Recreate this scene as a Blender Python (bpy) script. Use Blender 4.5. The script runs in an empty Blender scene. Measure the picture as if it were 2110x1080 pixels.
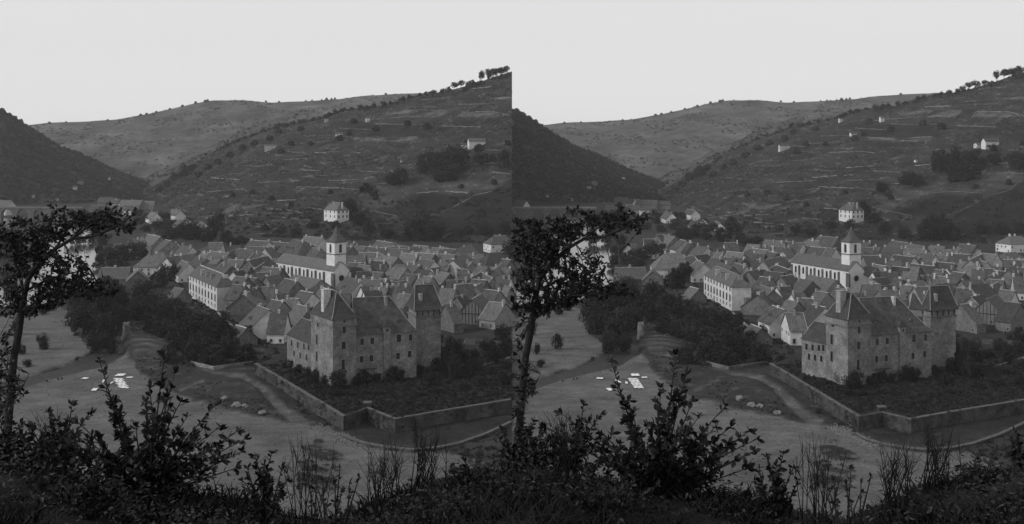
import bpy, bmesh, math, random
import numpy as np
from mathutils import Vector, Matrix, noise

# ------------------------------------------------------------------ camera, sky, sun, exposure
F, YH, H = 2110.0, 300.0, 77.0        # focal length (photo pixels), horizon row, eye height above the town
scene = bpy.context.scene
cam_data = bpy.data.cameras.new('camera'); cam = bpy.data.objects.new('camera', cam_data)
scene.collection.objects.link(cam); scene.camera = cam
cam.location = (0, 0, H); cam.rotation_euler = (math.radians(90), 0, 0)
cam_data.sensor_width = 36; cam_data.lens = 36
cam_data.shift_y = -(540 - YH) / 2110
cam_data.clip_start = 0.1; cam_data.clip_end = 12000

SUN_EL, SUN_AZ = math.radians(34), math.radians(-108)   # azimuth clockwise from +Y (sun behind the viewer's left)
world = bpy.data.worlds.new('World'); scene.world = world; world.use_nodes = True
wn, wl = world.node_tree.nodes, world.node_tree.links
bg = wn['Background']
sky = wn.new('ShaderNodeTexSky'); sky.sky_type = 'NISHITA'; sky.sun_disc = False
sky.sun_elevation = SUN_EL; sky.sun_rotation = SUN_AZ
sky.air_density = 1.0; sky.dust_density = 4.0; sky.ozone_density = 1.0
bw = wn.new('ShaderNodeRGBToBW')                       # the photograph is black and white
ev = wn.new('ShaderNodeMath'); ev.operation = 'POWER'; ev.inputs[1].default_value = 0.06      # thin even overcast: the whole dome is evened out
gn = wn.new('ShaderNodeMath'); gn.operation = 'MULTIPLY'; gn.inputs[1].default_value = 7.3
wl.new(sky.outputs[0], bw.inputs[0]); wl.new(bw.outputs[0], ev.inputs[0]); wl.new(ev.outputs[0], gn.inputs[0]); 
tg = wn.new('ShaderNodeTexCoord'); sx = wn.new('ShaderNodeSeparateXYZ'); wl.new(tg.outputs['Generated'], sx.inputs[0])
hg = wn.new('ShaderNodeMapRange'); hg.inputs['From Min'].default_value = 0.0; hg.inputs['From Max'].default_value = 0.6; hg.inputs['To Min'].default_value = 1.12; hg.inputs['To Max'].default_value = 0.72   # hazy air: paler towards the horizon all round
wl.new(sx.outputs[2], hg.inputs['Value']); hm_ = wn.new('ShaderNodeMath'); hm_.operation = 'MULTIPLY'; wl.new(gn.outputs[0], hm_.inputs[0]); wl.new(hg.outputs[0], hm_.inputs[1]); wl.new(hm_.outputs[0], bg.inputs[0])
bg.inputs[1].default_value = 0.1
sun_d = bpy.data.lights.new('sun', 'SUN'); sun_d.energy = 2.0; sun_d.angle = math.radians(7); sun_d.color = (1, 1, 1)
sun = bpy.data.objects.new('sun', sun_d); scene.collection.objects.link(sun)
sd = Vector((math.sin(SUN_AZ) * math.cos(SUN_EL), math.cos(SUN_AZ) * math.cos(SUN_EL), math.sin(SUN_EL)))
sun.rotation_euler = sd.to_track_quat('Z', 'Y').to_euler()
scene.view_settings.view_transform = 'Standard'; scene.view_settings.look = 'None'
scene.view_settings.exposure = 0.0; scene.view_settings.gamma = 1.0
scene.cycles.max_bounces = 5; scene.cycles.volume_bounces = 0

col = scene.collection
rng = random.Random(7)
nrs = np.random.RandomState(11)

# ------------------------------------------------------------------ helpers
def tag(o, label=None, cat=None, group=None, kind=None):
    if label: o['label'] = label
    if cat: o['category'] = cat
    if group: o['group'] = group
    if kind: o['kind'] = kind
    return o

def empty(name, loc=(0, 0, 0), rz=0.0):
    o = bpy.data.objects.new(name, None); col.objects.link(o)
    o.location = loc; o.rotation_euler = (0, 0, rz); o.empty_display_size = 0.5
    return o

class MB:
    """collects faces for one mesh object"""
    def __init__(s): s.v, s.f, s.m, s.uv = [], [], [], []
    def face(s, pts, mi=0):
        b = len(s.v); s.v += [tuple(p) for p in pts]; s.f.append(tuple(range(b, b + len(pts)))); s.m.append(mi)
    def prism(s, bottom, top, mi=0):
        n = len(bottom)
        b = len(s.v); s.v += [tuple(p) for p in bottom] + [tuple(p) for p in top]
        s.f.append(tuple(b + i for i in reversed(range(n)))); s.f.append(tuple(b + n + i for i in range(n))); s.m += [mi, mi]
        for i in range(n):
            j = (i + 1) % n
            s.f.append((b + i, b + j, b + n + j, b + n + i)); s.m.append(mi)
    def box(s, c, ax, ay, hx, hy, z0, z1, mi=0):
        c = Vector(c); ax = Vector(ax); ay = Vector(ay)
        q = [c - ax * hx - ay * hy, c + ax * hx - ay * hy, c + ax * hx + ay * hy, c - ax * hx + ay * hy]
        s.prism([(p.x, p.y, z0) for p in q], [(p.x, p.y, z1) for p in q], mi)
    def tube(s, pts, rad, n=5, mi=0):
        base = len(s.v); k = len(pts)
        for i, p in enumerate(pts):
            p = Vector(p)
            d = (Vector(pts[min(i + 1, k - 1)]) - Vector(pts[max(i - 1, 0)])).normalized()
            a = d.cross(Vector((0.31, 0.87, 0.37))).normalized(); b2 = d.cross(a)
            for j in range(n):
                t = 2 * math.pi * j / n
                s.v.append(tuple(p + (a * math.cos(t) + b2 * math.sin(t)) * rad[i]))
        for i in range(k - 1):
            for j in range(n):
                j2 = (j + 1) % n
                s.f.append((base + i * n + j, base + i * n + j2, base + (i + 1) * n + j2, base + (i + 1) * n + j)); s.m.append(mi)
        s.f.append(tuple(base + (k - 1) * n + j for j in range(n))); s.m.append(mi)
    def mesh(s, name, mats):
        me = bpy.data.meshes.new(name); me.from_pydata(s.v, [], s.f)
        for m in (mats if isinstance(mats, (list, tuple)) else [mats]): me.materials.append(m)
        if any(s.m): me.polygons.foreach_set('material_index', s.m)
        me.update(); return me
    def build(s, name, mats, parent=None, origin=None, smooth=False):
        if origin is not None:
            ox, oy, oz = origin; s.v = [(x - ox, y - oy, z - oz) for x, y, z in s.v]
        me = s.mesh(name, mats)
        if smooth: me.polygons.foreach_set('use_smooth', [True] * len(me.polygons))
        o = bpy.data.objects.new(name, me); col.objects.link(o); o.parent = parent
        if origin is not None and parent is None: o.location = origin
        return o

def np_mesh(name, V, Fc, mat, smooth=True):
    me = bpy.data.meshes.new(name)
    n, k = Fc.shape
    me.vertices.add(len(V)); me.vertices.foreach_set('co', V.astype(np.float32).ravel())
    me.loops.add(n * k); me.loops.foreach_set('vertex_index', Fc.astype(np.int32).ravel())
    me.polygons.add(n); me.polygons.foreach_set('loop_start', np.arange(0, n * k, k, dtype=np.int32))
    me.polygons.foreach_set('use_smooth', np.full(n, smooth))
    me.update(calc_edges=True); me.validate()
    for m in (mat if isinstance(mat, (list, tuple)) else [mat]): me.materials.append(m)
    return me

def link(name, me, parent=None, loc=None):
    o = bpy.data.objects.new(name, me); col.objects.link(o); o.parent = parent
    if loc is not None: o.location = loc
    return o

# ------------------------------------------------------------------ materials (all grey: a black and white plate)
def mat(name, base, var=0.35, scale=0.3, rough=0.9, bump=0.0, rnd=0.0, detail=6, spec=0.15, attr=None, fine=None, stretch=None):
    m = bpy.data.materials.new(name); m.use_nodes = True
    N, L = m.node_tree.nodes, m.node_tree.links
    p = N['Principled BSDF']; p.inputs['Roughness'].default_value = rough
    p.inputs['Specular IOR Level'].default_value = spec
    tc = N.new('ShaderNodeTexCoord'); src = tc.outputs['Object']
    if stretch:
        mp = N.new('ShaderNodeMapping'); mp.inputs['Scale'].default_value = stretch; L.new(src, mp.inputs[0]); src = mp.outputs[0]
    nz = N.new('ShaderNodeTexNoise'); nz.inputs['Scale'].default_value = scale; nz.inputs['Detail'].default_value = detail
    nz.inputs['Roughness'].default_value = 0.65
    L.new(src, nz.inputs['Vector'])
    mr = N.new('ShaderNodeMapRange'); mr.inputs['From Min'].default_value = 0.28; mr.inputs['From Max'].default_value = 0.72
    mr.inputs['To Min'].default_value = base * (1 - var); mr.inputs['To Max'].default_value = base * (1 + var)
    L.new(nz.outputs['Fac'], mr.inputs['Value']); out = mr.outputs[0]
    def mul(a, b):
        q = N.new('ShaderNodeMath'); q.operation = 'MULTIPLY'; L.new(a, q.inputs[0])
        if isinstance(b, float): q.inputs[1].default_value = b
        else: L.new(b, q.inputs[1])
        return q.outputs[0]
    if fine:
        n2 = N.new('ShaderNodeTexVoronoi'); n2.inputs['Scale'].default_value = fine; L.new(src, n2.inputs['Vector'])
        bwn = N.new('ShaderNodeSeparateColor'); L.new(n2.outputs['Color'], bwn.inputs[0])
        r2 = N.new('ShaderNodeMapRange'); r2.inputs['To Min'].default_value = 0.76; r2.inputs['To Max'].default_value = 1.26
        L.new(bwn.outputs[0], r2.inputs['Value']); out = mul(out, r2.outputs[0])
    if rnd:
        oi = N.new('ShaderNodeObjectInfo')
        r3 = N.new('ShaderNodeMapRange'); r3.inputs['To Min'].default_value = 1 - rnd; r3.inputs['To Max'].default_value = 1 + rnd
        L.new(oi.outputs['Random'], r3.inputs['Value']); out = mul(out, r3.outputs[0])
    L.new(out, p.inputs['Base Color'])
    if bump:
        b = N.new('ShaderNodeBump'); b.inputs['Strength'].default_value = bump; b.inputs['Distance'].default_value = 0.3
        L.new(nz.outputs['Fac'], b.inputs['Height']); L.new(b.outputs[0], p.inputs['Normal'])
    return m

def cover_mat(name, tones, scale, bump=0.4, fine_scale=3.0, cvar=0.4, rows=None, amp=0.5):
    """ground cover: R = sand, G = path / bare stone, B = darker crop; tones = (base, sand, path, crop)"""
    m = bpy.data.materials.new(name); m.use_nodes = True
    N, L = m.node_tree.nodes, m.node_tree.links
    p = N['Principled BSDF']; p.inputs['Roughness'].default_value = 0.95; p.inputs['Specular IOR Level'].default_value = 0.1
    at = N.new('ShaderNodeAttribute'); at.attribute_name = 'cover'
    sp = N.new('ShaderNodeSeparateColor'); L.new(at.outputs['Color'], sp.inputs[0])
    tc = N.new('ShaderNodeTexCoord')
    n1 = N.new('ShaderNodeTexNoise'); n1.inputs['Scale'].default_value = scale; n1.inputs['Detail'].default_value = 8; n1.inputs['Roughness'].default_value = 0.7
    L.new(tc.outputs['Object'], n1.inputs['Vector'])
    n2 = N.new('ShaderNodeTexNoise'); n2.inputs['Scale'].default_value = fine_scale; n2.inputs['Detail'].default_value = 5
    L.new(tc.outputs['Object'], n2.inputs['Vector'])
    cur = None
    val = N.new('ShaderNodeValue'); val.outputs[0].default_value = tones[0]; cur = val.outputs[0]
    for i in range(3):
        mx = N.new('ShaderNodeMix'); mx.data_type = 'FLOAT'
        L.new(sp.outputs[i], mx.inputs[0]); L.new(cur, mx.inputs[2]); mx.inputs[3].default_value = tones[i + 1]
        cur = mx.outputs[0]
    for nz, lo, hi in ((n1, 1 - cvar, 1 + cvar), (n2, 0.72, 1.28)):
        r = N.new('ShaderNodeMapRange'); r.inputs['From Min'].default_value = 0.3; r.inputs['From Max'].default_value = 0.7
        r.inputs['To Min'].default_value = lo; r.inputs['To Max'].default_value = hi
        L.new(nz.outputs['Fac'], r.inputs['Value'])
        # sand stays more even than turf
        ev = N.new('ShaderNodeMix'); ev.data_type = 'FLOAT'
        q0 = N.new('ShaderNodeMath'); q0.operation = 'MULTIPLY'; q0.inputs[1].default_value = 0.15; L.new(sp.outputs[0], q0.inputs[0])
        L.new(q0.outputs[0], ev.inputs[0]); L.new(r.outputs[0], ev.inputs[2]); ev.inputs[3].default_value = 1.0
        q = N.new('ShaderNodeMath'); q.operation = 'MULTIPLY'; L.new(cur, q.inputs[0]); L.new(ev.outputs[0], q.inputs[1]); cur = q.outputs[0]
    if rows:                      # planted rows and little banks that follow the contours
        mp = N.new('ShaderNodeMapping'); mp.inputs['Scale'].default_value = rows; L.new(tc.outputs['Object'], mp.inputs[0])
        n3 = N.new('ShaderNodeTexNoise'); n3.inputs['Scale'].default_value = 1.0; n3.inputs['Detail'].default_value = 6; n3.inputs['Roughness'].default_value = 0.75
        L.new(mp.outputs[0], n3.inputs['Vector'])
        r = N.new('ShaderNodeMapRange'); r.inputs['From Min'].default_value = 0.3; r.inputs['From Max'].default_value = 0.72; r.inputs['To Min'].default_value = 1 - amp; r.inputs['To Max'].default_value = 1 + amp * 1.3
        L.new(n3.outputs['Fac'], r.inputs['Value']); q = N.new('ShaderNodeMath'); q.operation = 'MULTIPLY'; L.new(cur, q.inputs[0]); L.new(r.outputs[0], q.inputs[1]); cur = q.outputs[0]
    L.new(cur, p.inputs['Base Color'])
    b = N.new('ShaderNodeBump'); b.inputs['Strength'].default_value = bump; b.inputs['Distance'].default_value = 0.5
    L.new(n2.outputs['Fac'], b.inputs['Height']); L.new(b.outputs[0], p.inputs['Normal'])
    return m

M = {}
M['ground'] = cover_mat('valley_floor', (0.030, 0.10, 0.125, 0.020), 0.06, 0.6, 1.2, rows=(0.12, 0.22, 0.5), amp=0.32)
M['hill'] = cover_mat('hill_turf', (0.026, 0.056, 0.16, 0.015), 0.03, 0.6, 0.35, 0.5, rows=(0.03, 0.012, 0.28))
M['far'] = cover_mat('far_pasture_hazed', (0.066, 0.095, 0.17, 0.04), 0.012, 0.5, 0.06, 0.4, rows=(0.012, 0.006, 0.06))  # pasture tone lifted: part of the distance haze is put into the colour
M['mid'] = cover_mat('ridge_pasture_hazed', (0.05, 0.10, 0.15, 0.035), 0.02, 0.5, 0.1, 0.45, rows=(0.02, 0.01, 0.1))  # painted paler than the vineyard hill to stand in for haze
M['wood'] = cover_mat('wooded_hill', (0.021, 0.09, 0.12, 0.03), 0.02, 0.5, 0.15, 0.5, rows=(0.03, 0.03, 0.1))
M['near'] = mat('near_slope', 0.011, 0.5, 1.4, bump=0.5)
M['slate'] = mat('slate_roof', 0.080, 0.30, 0.9, 0.75, bump=0.25, rnd=0.35, fine=1.7, spec=0.25)
M['old_slate'] = mat('old_slate_roof', 0.043, 0.35, 0.5, 0.8, bump=0.3, rnd=0.1, fine=1.6, spec=0.2)
M['pale_slate'] = mat('weathered_slate', 0.10, 0.35, 0.7, 0.8, bump=0.25, rnd=0.25, fine=1.5)
M['mid_slate'] = mat('castle_main_slate', 0.066, 0.4, 0.4, 0.8, bump=0.3, fine=1.5)
M['ridge'] = mat('ridge_mortar', 0.27, 0.6, 0.5, rnd=0.6)
M['stone'] = mat('rubble_stone', 0.13, 0.35, 0.5, bump=0.4, rnd=0.2, fine=2.4)
M['castle'] = mat('castle_stone', 0.165, 0.5, 0.22, bump=0.3, fine=2.0)
M['render'] = mat('grey_render', 0.20, 0.35, 0.5, rnd=0.2)
M['white'] = mat('limewash', 0.52, 0.28, 0.35, rnd=0.12)
M['bright'] = mat('fresh_limewash', 0.62, 0.15, 0.4)
M['chimney'] = mat('chimney_stone', 0.36, 0.4, 1.2, rnd=0.4)
M['board'] = mat('weathered_boards', 0.16, 0.4, 2.5, rnd=0.15, stretch=(1, 1, 0.1))
M['dark'] = mat('window_dark', 0.012, 0.3, 2, 0.35, spec=0.4)
M['frame'] = mat('window_frame', 0.24, 0.2, 2)
M['timber'] = mat('dark_timber', 0.04, 0.3, 2)
M['drystone'] = mat('dry_stone', 0.15, 0.8, 0.12, rnd=0.4, fine=1.5)
M['wall'] = mat('garden_wall_stone', 0.05, 0.85, 0.3, bump=0.4, fine=2.0)
M['coping'] = mat('coping_stone', 0.1, 0.45, 0.8)
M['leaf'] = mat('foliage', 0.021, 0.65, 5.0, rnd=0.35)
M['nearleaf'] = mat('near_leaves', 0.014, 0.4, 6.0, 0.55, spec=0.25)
M['bark'] = mat('bark', 0.026, 0.4, 8.0, bump=0.4)
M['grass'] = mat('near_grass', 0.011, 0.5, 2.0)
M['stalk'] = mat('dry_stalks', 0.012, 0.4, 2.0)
M['linen'] = mat('linen', 0.72, 0.08, 1.0)
M['rock'] = mat('boulder', 0.17, 0.4, 1.0, bump=0.5)
M['cloth'] = mat('dark_clothing', 0.03, 0.3, 5.0)
M['skin'] = mat('skin', 0.3, 0.1, 5.0)
M['iron'] = mat('iron', 0.05, 0.2, 5.0, 0.5)
wm = bpy.data.materials.new('river_water'); wm.use_nodes = True
p = wm.node_tree.nodes['Principled BSDF']; p.inputs['Base Color'].default_value = (0.03, 0.03, 0.03, 1); p.inputs['Roughness'].default_value = 0.12
p.inputs['IOR'].default_value = 1.33; p.inputs['Specular IOR Level'].default_value = 0.5
nz = wm.node_tree.nodes.new('ShaderNodeTexNoise'); nz.inputs['Scale'].default_value = 0.6; nz.inputs['Detail'].default_value = 4
bp = wm.node_tree.nodes.new('ShaderNodeBump'); bp.inputs['Strength'].default_value = 0.06; bp.inputs['Distance'].default_value = 0.2
tcw = wm.node_tree.nodes.new('ShaderNodeTexCoord')
wm.node_tree.links.new(tcw.outputs['Object'], nz.inputs['Vector'])
wm.node_tree.links.new(nz.outputs['Fac'], bp.inputs['Height']); wm.node_tree.links.new(bp.outputs[0], p.inputs['Normal'])
M['water'] = wm
M['riffle'] = mat('shallow_brook', 0.03, 0.5, 0.5, 0.65, bump=0.25, spec=0.12)

# ------------------------------------------------------------------ the two prints: each has its own stretch of valley
# u, y are measured on the photograph (u from the left edge of the print); a point needs a height or a distance to become a place.
OX = 0.0
def WX(u, D): return (u + OX - 1055.0) / F * D
def P(u, y, z):
    D = (H - z) * F / (y - YH); return Vector((WX(u, D), D, z))
def PD(u, y, D): return Vector((WX(u, D), D, H - (y - YH) / F * D))

def inside(poly, U, Y):
    r = np.zeros(U.shape, bool); n = len(poly)
    for i in range(n):
        x0, y0 = poly[i]; x1, y1 = poly[(i + 1) % n]
        if y0 == y1: continue
        c = ((y0 > Y) != (y1 > Y)) & (U < (x1 - x0) * (Y - y0) / (y1 - y0) + x0)
        r ^= c
    return r.astype(float)

def strip(pts, w):
    """polygon of a band with half width w around a polyline"""
    a, b = [], []
    for i, (x, y) in enumerate(pts):
        x0, y0 = pts[max(i - 1, 0)]; x1, y1 = pts[min(i + 1, len(pts) - 1)]
        l = math.hypot(x1 - x0, y1 - y0); nx, ny = -(y1 - y0) / l, (x1 - x0) / l
        ww = w[i] if isinstance(w, (list, tuple)) else w
        a.append((x + nx * ww, y + ny * ww)); b.append((x - nx * ww, y - ny * ww))
    return a + b[::-1]

def blur(A, n):
    for _ in range(n):
        B = np.pad(A, 1, mode='edge')
        A = (B[:-2, 1:-1] + B[2:, 1:-1] + B[1:-1, :-2] + B[1:-1, 2:] + 2 * B[1:-1, 1:-1]) / 6
    return A

def vnoise(X, Y, s, seed=0.0):
    """cheap smooth noise from sines"""
    a = np.sin(X * s * 1.0 + 1.7 + seed) * np.cos(Y * s * 1.13 + 0.3 + seed)
    b = np.sin((X * 0.6 + Y * 0.8) * s * 2.1 + 2.1 * seed) * np.cos((X * 0.8 - Y * 0.6) * s * 1.9 + seed)
    c = np.sin((X * 0.9 - Y * 0.43) * s * 4.3 + seed) * np.cos((X * 0.43 + Y * 0.9) * s * 3.7 + 3.0 * seed)
    return a * 0.55 + b * 0.3 + c * 0.15

def grid_faces(nr, nc):
    i = np.arange(nr - 1)[:, None] * nc + np.arange(nc - 1)[None, :]
    return np.stack([i, i + 1, i + nc + 1, i + nc], -1).reshape(-1, 4)

def set_cover(me, R, G, B):
    at = me.color_attributes.new('cover', 'FLOAT_COLOR', 'POINT')
    C = np.stack([R.ravel(), G.ravel(), B.ravel(), np.ones(R.size)], -1).astype(np.float32)
    at.data.foreach_set('color', C.ravel())

RIVER = [(-150, 450), (0, 449), (162, 446), (190, 480), (206, 512), (200, 545), (206, 575), (203, 594), (170, 602), (120, 618), (60, 627), (0, 630), (-200, 642), (-200, 600), (0, 588), (40, 565), (60, 520), (40, 492), (0, 482), (-150, 472)]
BROOK = [(240, 690), (258, 690), (254, 706), (258, 730), (240, 737), (215, 752), (150, 767), (100, 780), (60, 792), (0, 817), (-200, 862), (-200, 827), (0, 790), (70, 771), (140, 751), (187, 727), (205, 712)]
BAR = [(-200, 660), (0, 652), (60, 640), (120, 632), (138, 640), (150, 680), (190, 725), (140, 752), (70, 771), (0, 791), (-200, 828)]
BEACH = [(-200, 862), (0, 817), (60, 792), (100, 780), (150, 767), (215, 752), (258, 731), (272, 745), (290, 770), (325, 797), (360, 813), (400, 828), (470, 850), (540, 862), (640, 878), (700, 900), (760, 920), (850, 930), (950, 935), (1000, 960), (1000, 1500), (-200, 1500)]
PATH = strip([(405, 757), (440, 768), (469, 774), (500, 779), (523, 797), (551, 820), (589, 851), (630, 878)], [2, 3, 4, 6, 7, 8, 9, 12])
TRACK = strip([(368, 806), (395, 796), (420, 785)], 3)
OUTCROP = [[(618, 922), (650, 918), (690, 930), (715, 945), (690, 950), (650, 945)], [(608, 955), (640, 950), (660, 965), (690, 972), (680, 978), (630, 968)], [(610, 975), (680, 985), (690, 1000), (620, 1000)], [(645, 908), (665, 906), (665, 913), (648, 914)]]

def ground_height_mask(U, Y):
    w = np.maximum(inside(RIVER, U, Y), inside(BROOK, U, Y)); return w

def build_ground(uL, uR):
    us = np.arange(uL, uR + 0.1, 2.5); us[-1] = uR
    ys = np.concatenate([np.linspace(1500, 1104, 30), np.arange(1100, 428, -2.0), np.linspace(427, 392, 14)])
    U, Y = np.meshgrid(us, ys)
    D = H * F / (Y - YH); X = (U + OX - 1055) / F * D
    w = blur(ground_height_mask(U, Y), 2)
    sand = blur(np.maximum(inside(BAR, U, Y), inside(BEACH, U, Y)), 3)
    path = blur(np.maximum(inside(PATH, U, Y), inside(TRACK, U, Y)), 2) * (.7 + .5 * vnoise(X, D, .5, 4.0))
    dark = np.zeros_like(U)
    for q in OUTCROP: dark = np.maximum(dark, inside(q, U, Y))
    dark = np.clip(blur(dark, 3) * (1.1 + 1.6 * vnoise(X, D, .45, 6.0) + .8 * vnoise(X, D, 1.7, 2.0)), 0, 1)
    dark = np.maximum(dark, blur(inside([(715, 888), (760, 898), (815, 898), (1053, 835), (1200, 800), (1200, 815), (1053, 868), (940, 910), (850, 922), (750, 908)], U, Y), 1))
    rag = vnoise(X, D, 0.22, 3.0)
    grassy = np.clip(1 - sand - path, 0, 1)
    edge = np.clip(sand * (1 - sand) * 4, 0, 1)
    sand = np.clip(sand + edge * (rag * 1.3 + .5 * vnoise(X, D, 0.9, 2.0)) - .25 * np.clip(vnoise(X, D, .06, 5.0), 0, 1) * sand, 0, 1)
    Z = -1.9 * w + grassy * (1 - w) * (0.25 + 0.35 * vnoise(X, D, 0.35)) + 0.10 * vnoise(X, D, 0.12, 1.0) + dark * 0.35 * (1 - w)
    # the grassy knoll below the garden wall
    k = np.exp(-(((U - 500) / 75) ** 2 + ((Y - 815) / 26) ** 2)); Z += 2.2 * k * (1 - path) * (1 - np.clip(sand, 0, 1))
    k2 = np.exp(-(((U - 300) / 45) ** 2 + ((Y - 715) / 28) ** 2)); Z += 1.8 * k2 * (1 - w)
    Z = np.where(Y < 640, np.minimum(Z, 0.35), Z)
    stony = np.clip(vnoise(X, D, 0.5, 9.0) * 2 - 0.7, 0, 1) * grassy * np.where((Y > 660) & (U < 720), 0.45, 0.0)
    bank = blur(inside([(262, 692), (335, 700), (350, 740), (320, 772), (285, 755)], U, Y), 2); stony = np.maximum(stony, bank * np.clip(.25 + 1.2 * vnoise(X * .35, D * 1.4 + X * .3, .45, 3.0), 0, 1) * .6)
    V = np.stack([X, D, Z], -1).reshape(-1, 3)
    me = np_mesh('ground', V, grid_faces(*U.shape), M['ground'])
    set_cover(me, sand * (1 - dark), np.clip(path * 0.75 + stony, 0, 1), np.clip(dark * 0.8, 0, 1))
    o = link('ground', me); tag(o, kind='structure'); return o

# hills: columns along u, from the foot (distance D0) to the crest (distance D1, seen at row ys)
HILL = {
 'right': dict(u=[295, 320, 340, 370, 398, 425, 451, 491, 531, 573, 620, 668, 691, 721, 781, 826, 857, 907, 942, 982, 1007, 1053, 1120, 1260],
               y=[392, 382, 370, 354, 341, 320, 306, 287, 273, 259, 249, 239, 230, 223, 217, 206, 195, 189, 181, 170, 161, 147, 128, 100],
               d0=([295, 340, 400, 450, 520, 700, 1055, 1260], [1450, 1270, 1040, 950, 880, 850, 810, 790]),
               d1=([295, 400, 700, 1000, 1260], [1620, 1580, 1500, 1360, 1300]), rows=170, step=3.0, shape=0.92, mat='hill', rough=1.6),
 'left': dict(u=[-250, -100, 0, 30, 60, 100, 130, 160, 200, 240, 280, 310, 345, 380], y=[150, 195, 227, 240, 261, 286, 303, 313, 332, 350, 366, 377, 386, 392],
              d0=([-250, 0, 200, 380], [1250, 1300, 1360, 1480]), d1=([-250, 0, 380], [1650, 1720, 2050]), rows=110, step=4.0, shape=0.85, mat='wood', rough=3.0),
 'mid': dict(u=[270, 324, 371, 406, 438, 478, 504, 531, 560, 595, 620, 656, 681, 700, 760], y=[385, 354, 330, 311, 299, 279, 263, 256, 247, 231, 226, 222, 222, 228, 235],
             d0=([270, 760], [1700, 1700]), d1=([270, 760], [2150, 2050]), rows=60, step=4.0, shape=0.9, mat='mid', rough=2.0),
 'far': dict(u=[-120, 0, 60, 100, 180, 240, 300, 360, 400, 440, 500, 560, 640, 700, 740, 800, 850, 900, 980], y=[268, 262, 257, 252, 250, 246, 235, 222, 213, 207, 206, 211, 208, 204, 198, 194, 192, 191, 191],
             d0=([-120, 980], [2250, 2250]), d1=([-120, 980], [3050, 3050]), rows=60, step=5.0, shape=0.9, mat='far', rough=4.0),
}
def hill_z(k, U, D):
    h = HILL[k]
    d0 = np.interp(U, *h['d0']); d1 = np.interp(U, *h['d1']); yc = np.interp(U, h['u'], h['y'])
    z1 = H + (YH - yc) / F * d1
    t = (D - d0) / (d1 - d0)
    s = np.where(t < 1, np.power(np.clip(t, 0, 1), h['shape']), 1 - 0.8 * np.clip(t - 1, 0, 2) ** 1.5)
    z = np.where(t < 0, t * 40, z1 * s - 0.6)
    X = (U + 0 - 1055) / F * D
    bump = vnoise(X, D, 0.02, 2.0) * h['rough'] * 2.2 + vnoise(X, D, 0.07, 5.0) * h['rough']
    z = z + bump * np.clip(t * 4, 0, 1) * np.clip((1 - np.abs(t - 1)) * 0 + np.clip((1.0 - t) * 3, 0.15, 1), 0, 1)
    return z
def hill_at(k, u, y):
    h = HILL[k]
    d0 = float(np.interp(u, *h['d0'])); d1 = float(np.interp(u, *h['d1']))
    Ds = np.linspace(d0, d1 * 1.02, 500); zs = hill_z(k, np.full(500, float(u)), Ds)
    ys = YH + (H - zs) / Ds * F
    i = int(np.argmax(ys <= y))
    if ys[i] > y: i = 485
    D = Ds[i]; z = zs[i]
    return Vector((WX(u, D), D, float(z)))

LIGHT_FIELDS = [[(735, 412), (760, 386), (800, 380), (850, 383), (890, 362), (1030, 352), (1050, 366), (1020, 390), (960, 397), (870, 397), (810, 410), (785, 428), (745, 442)], [(690, 440), (735, 412), (745, 442)]]
STONY = [[(845, 242), (870, 233), (905, 226), (922, 229), (905, 241)], [(944, 241), (953, 231), (1015, 231), (1035, 241)], [(730, 282), (770, 284), (800, 290), (770, 290), (730, 287)], [(812, 288), (860, 280), (862, 288), (830, 293)], [(455, 441), (473, 428), (492, 418), (500, 424), (470, 440)], [(765, 329), (796, 320), (800, 323), (770, 331)], [(789, 234), (854, 226), (860, 229), (795, 238)], [(498, 425), (551, 420), (540, 425), (500, 432)], [(857, 221), (897, 217), (897, 221)], [(1000, 202), (1055, 198), (1055, 207)]]
DARK_FIELDS = [[(775, 437), (810, 425), (870, 402), (965, 400), (930, 428), (885, 446), (820, 446)], [(448, 368), (500, 360), (496, 370)], [(670, 262), (720, 250), (860, 262), (880, 280), (760, 280)], [(840, 470), (890, 447), (930, 433), (975, 405), (1055, 375), (1055, 480), (850, 495)]]

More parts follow.
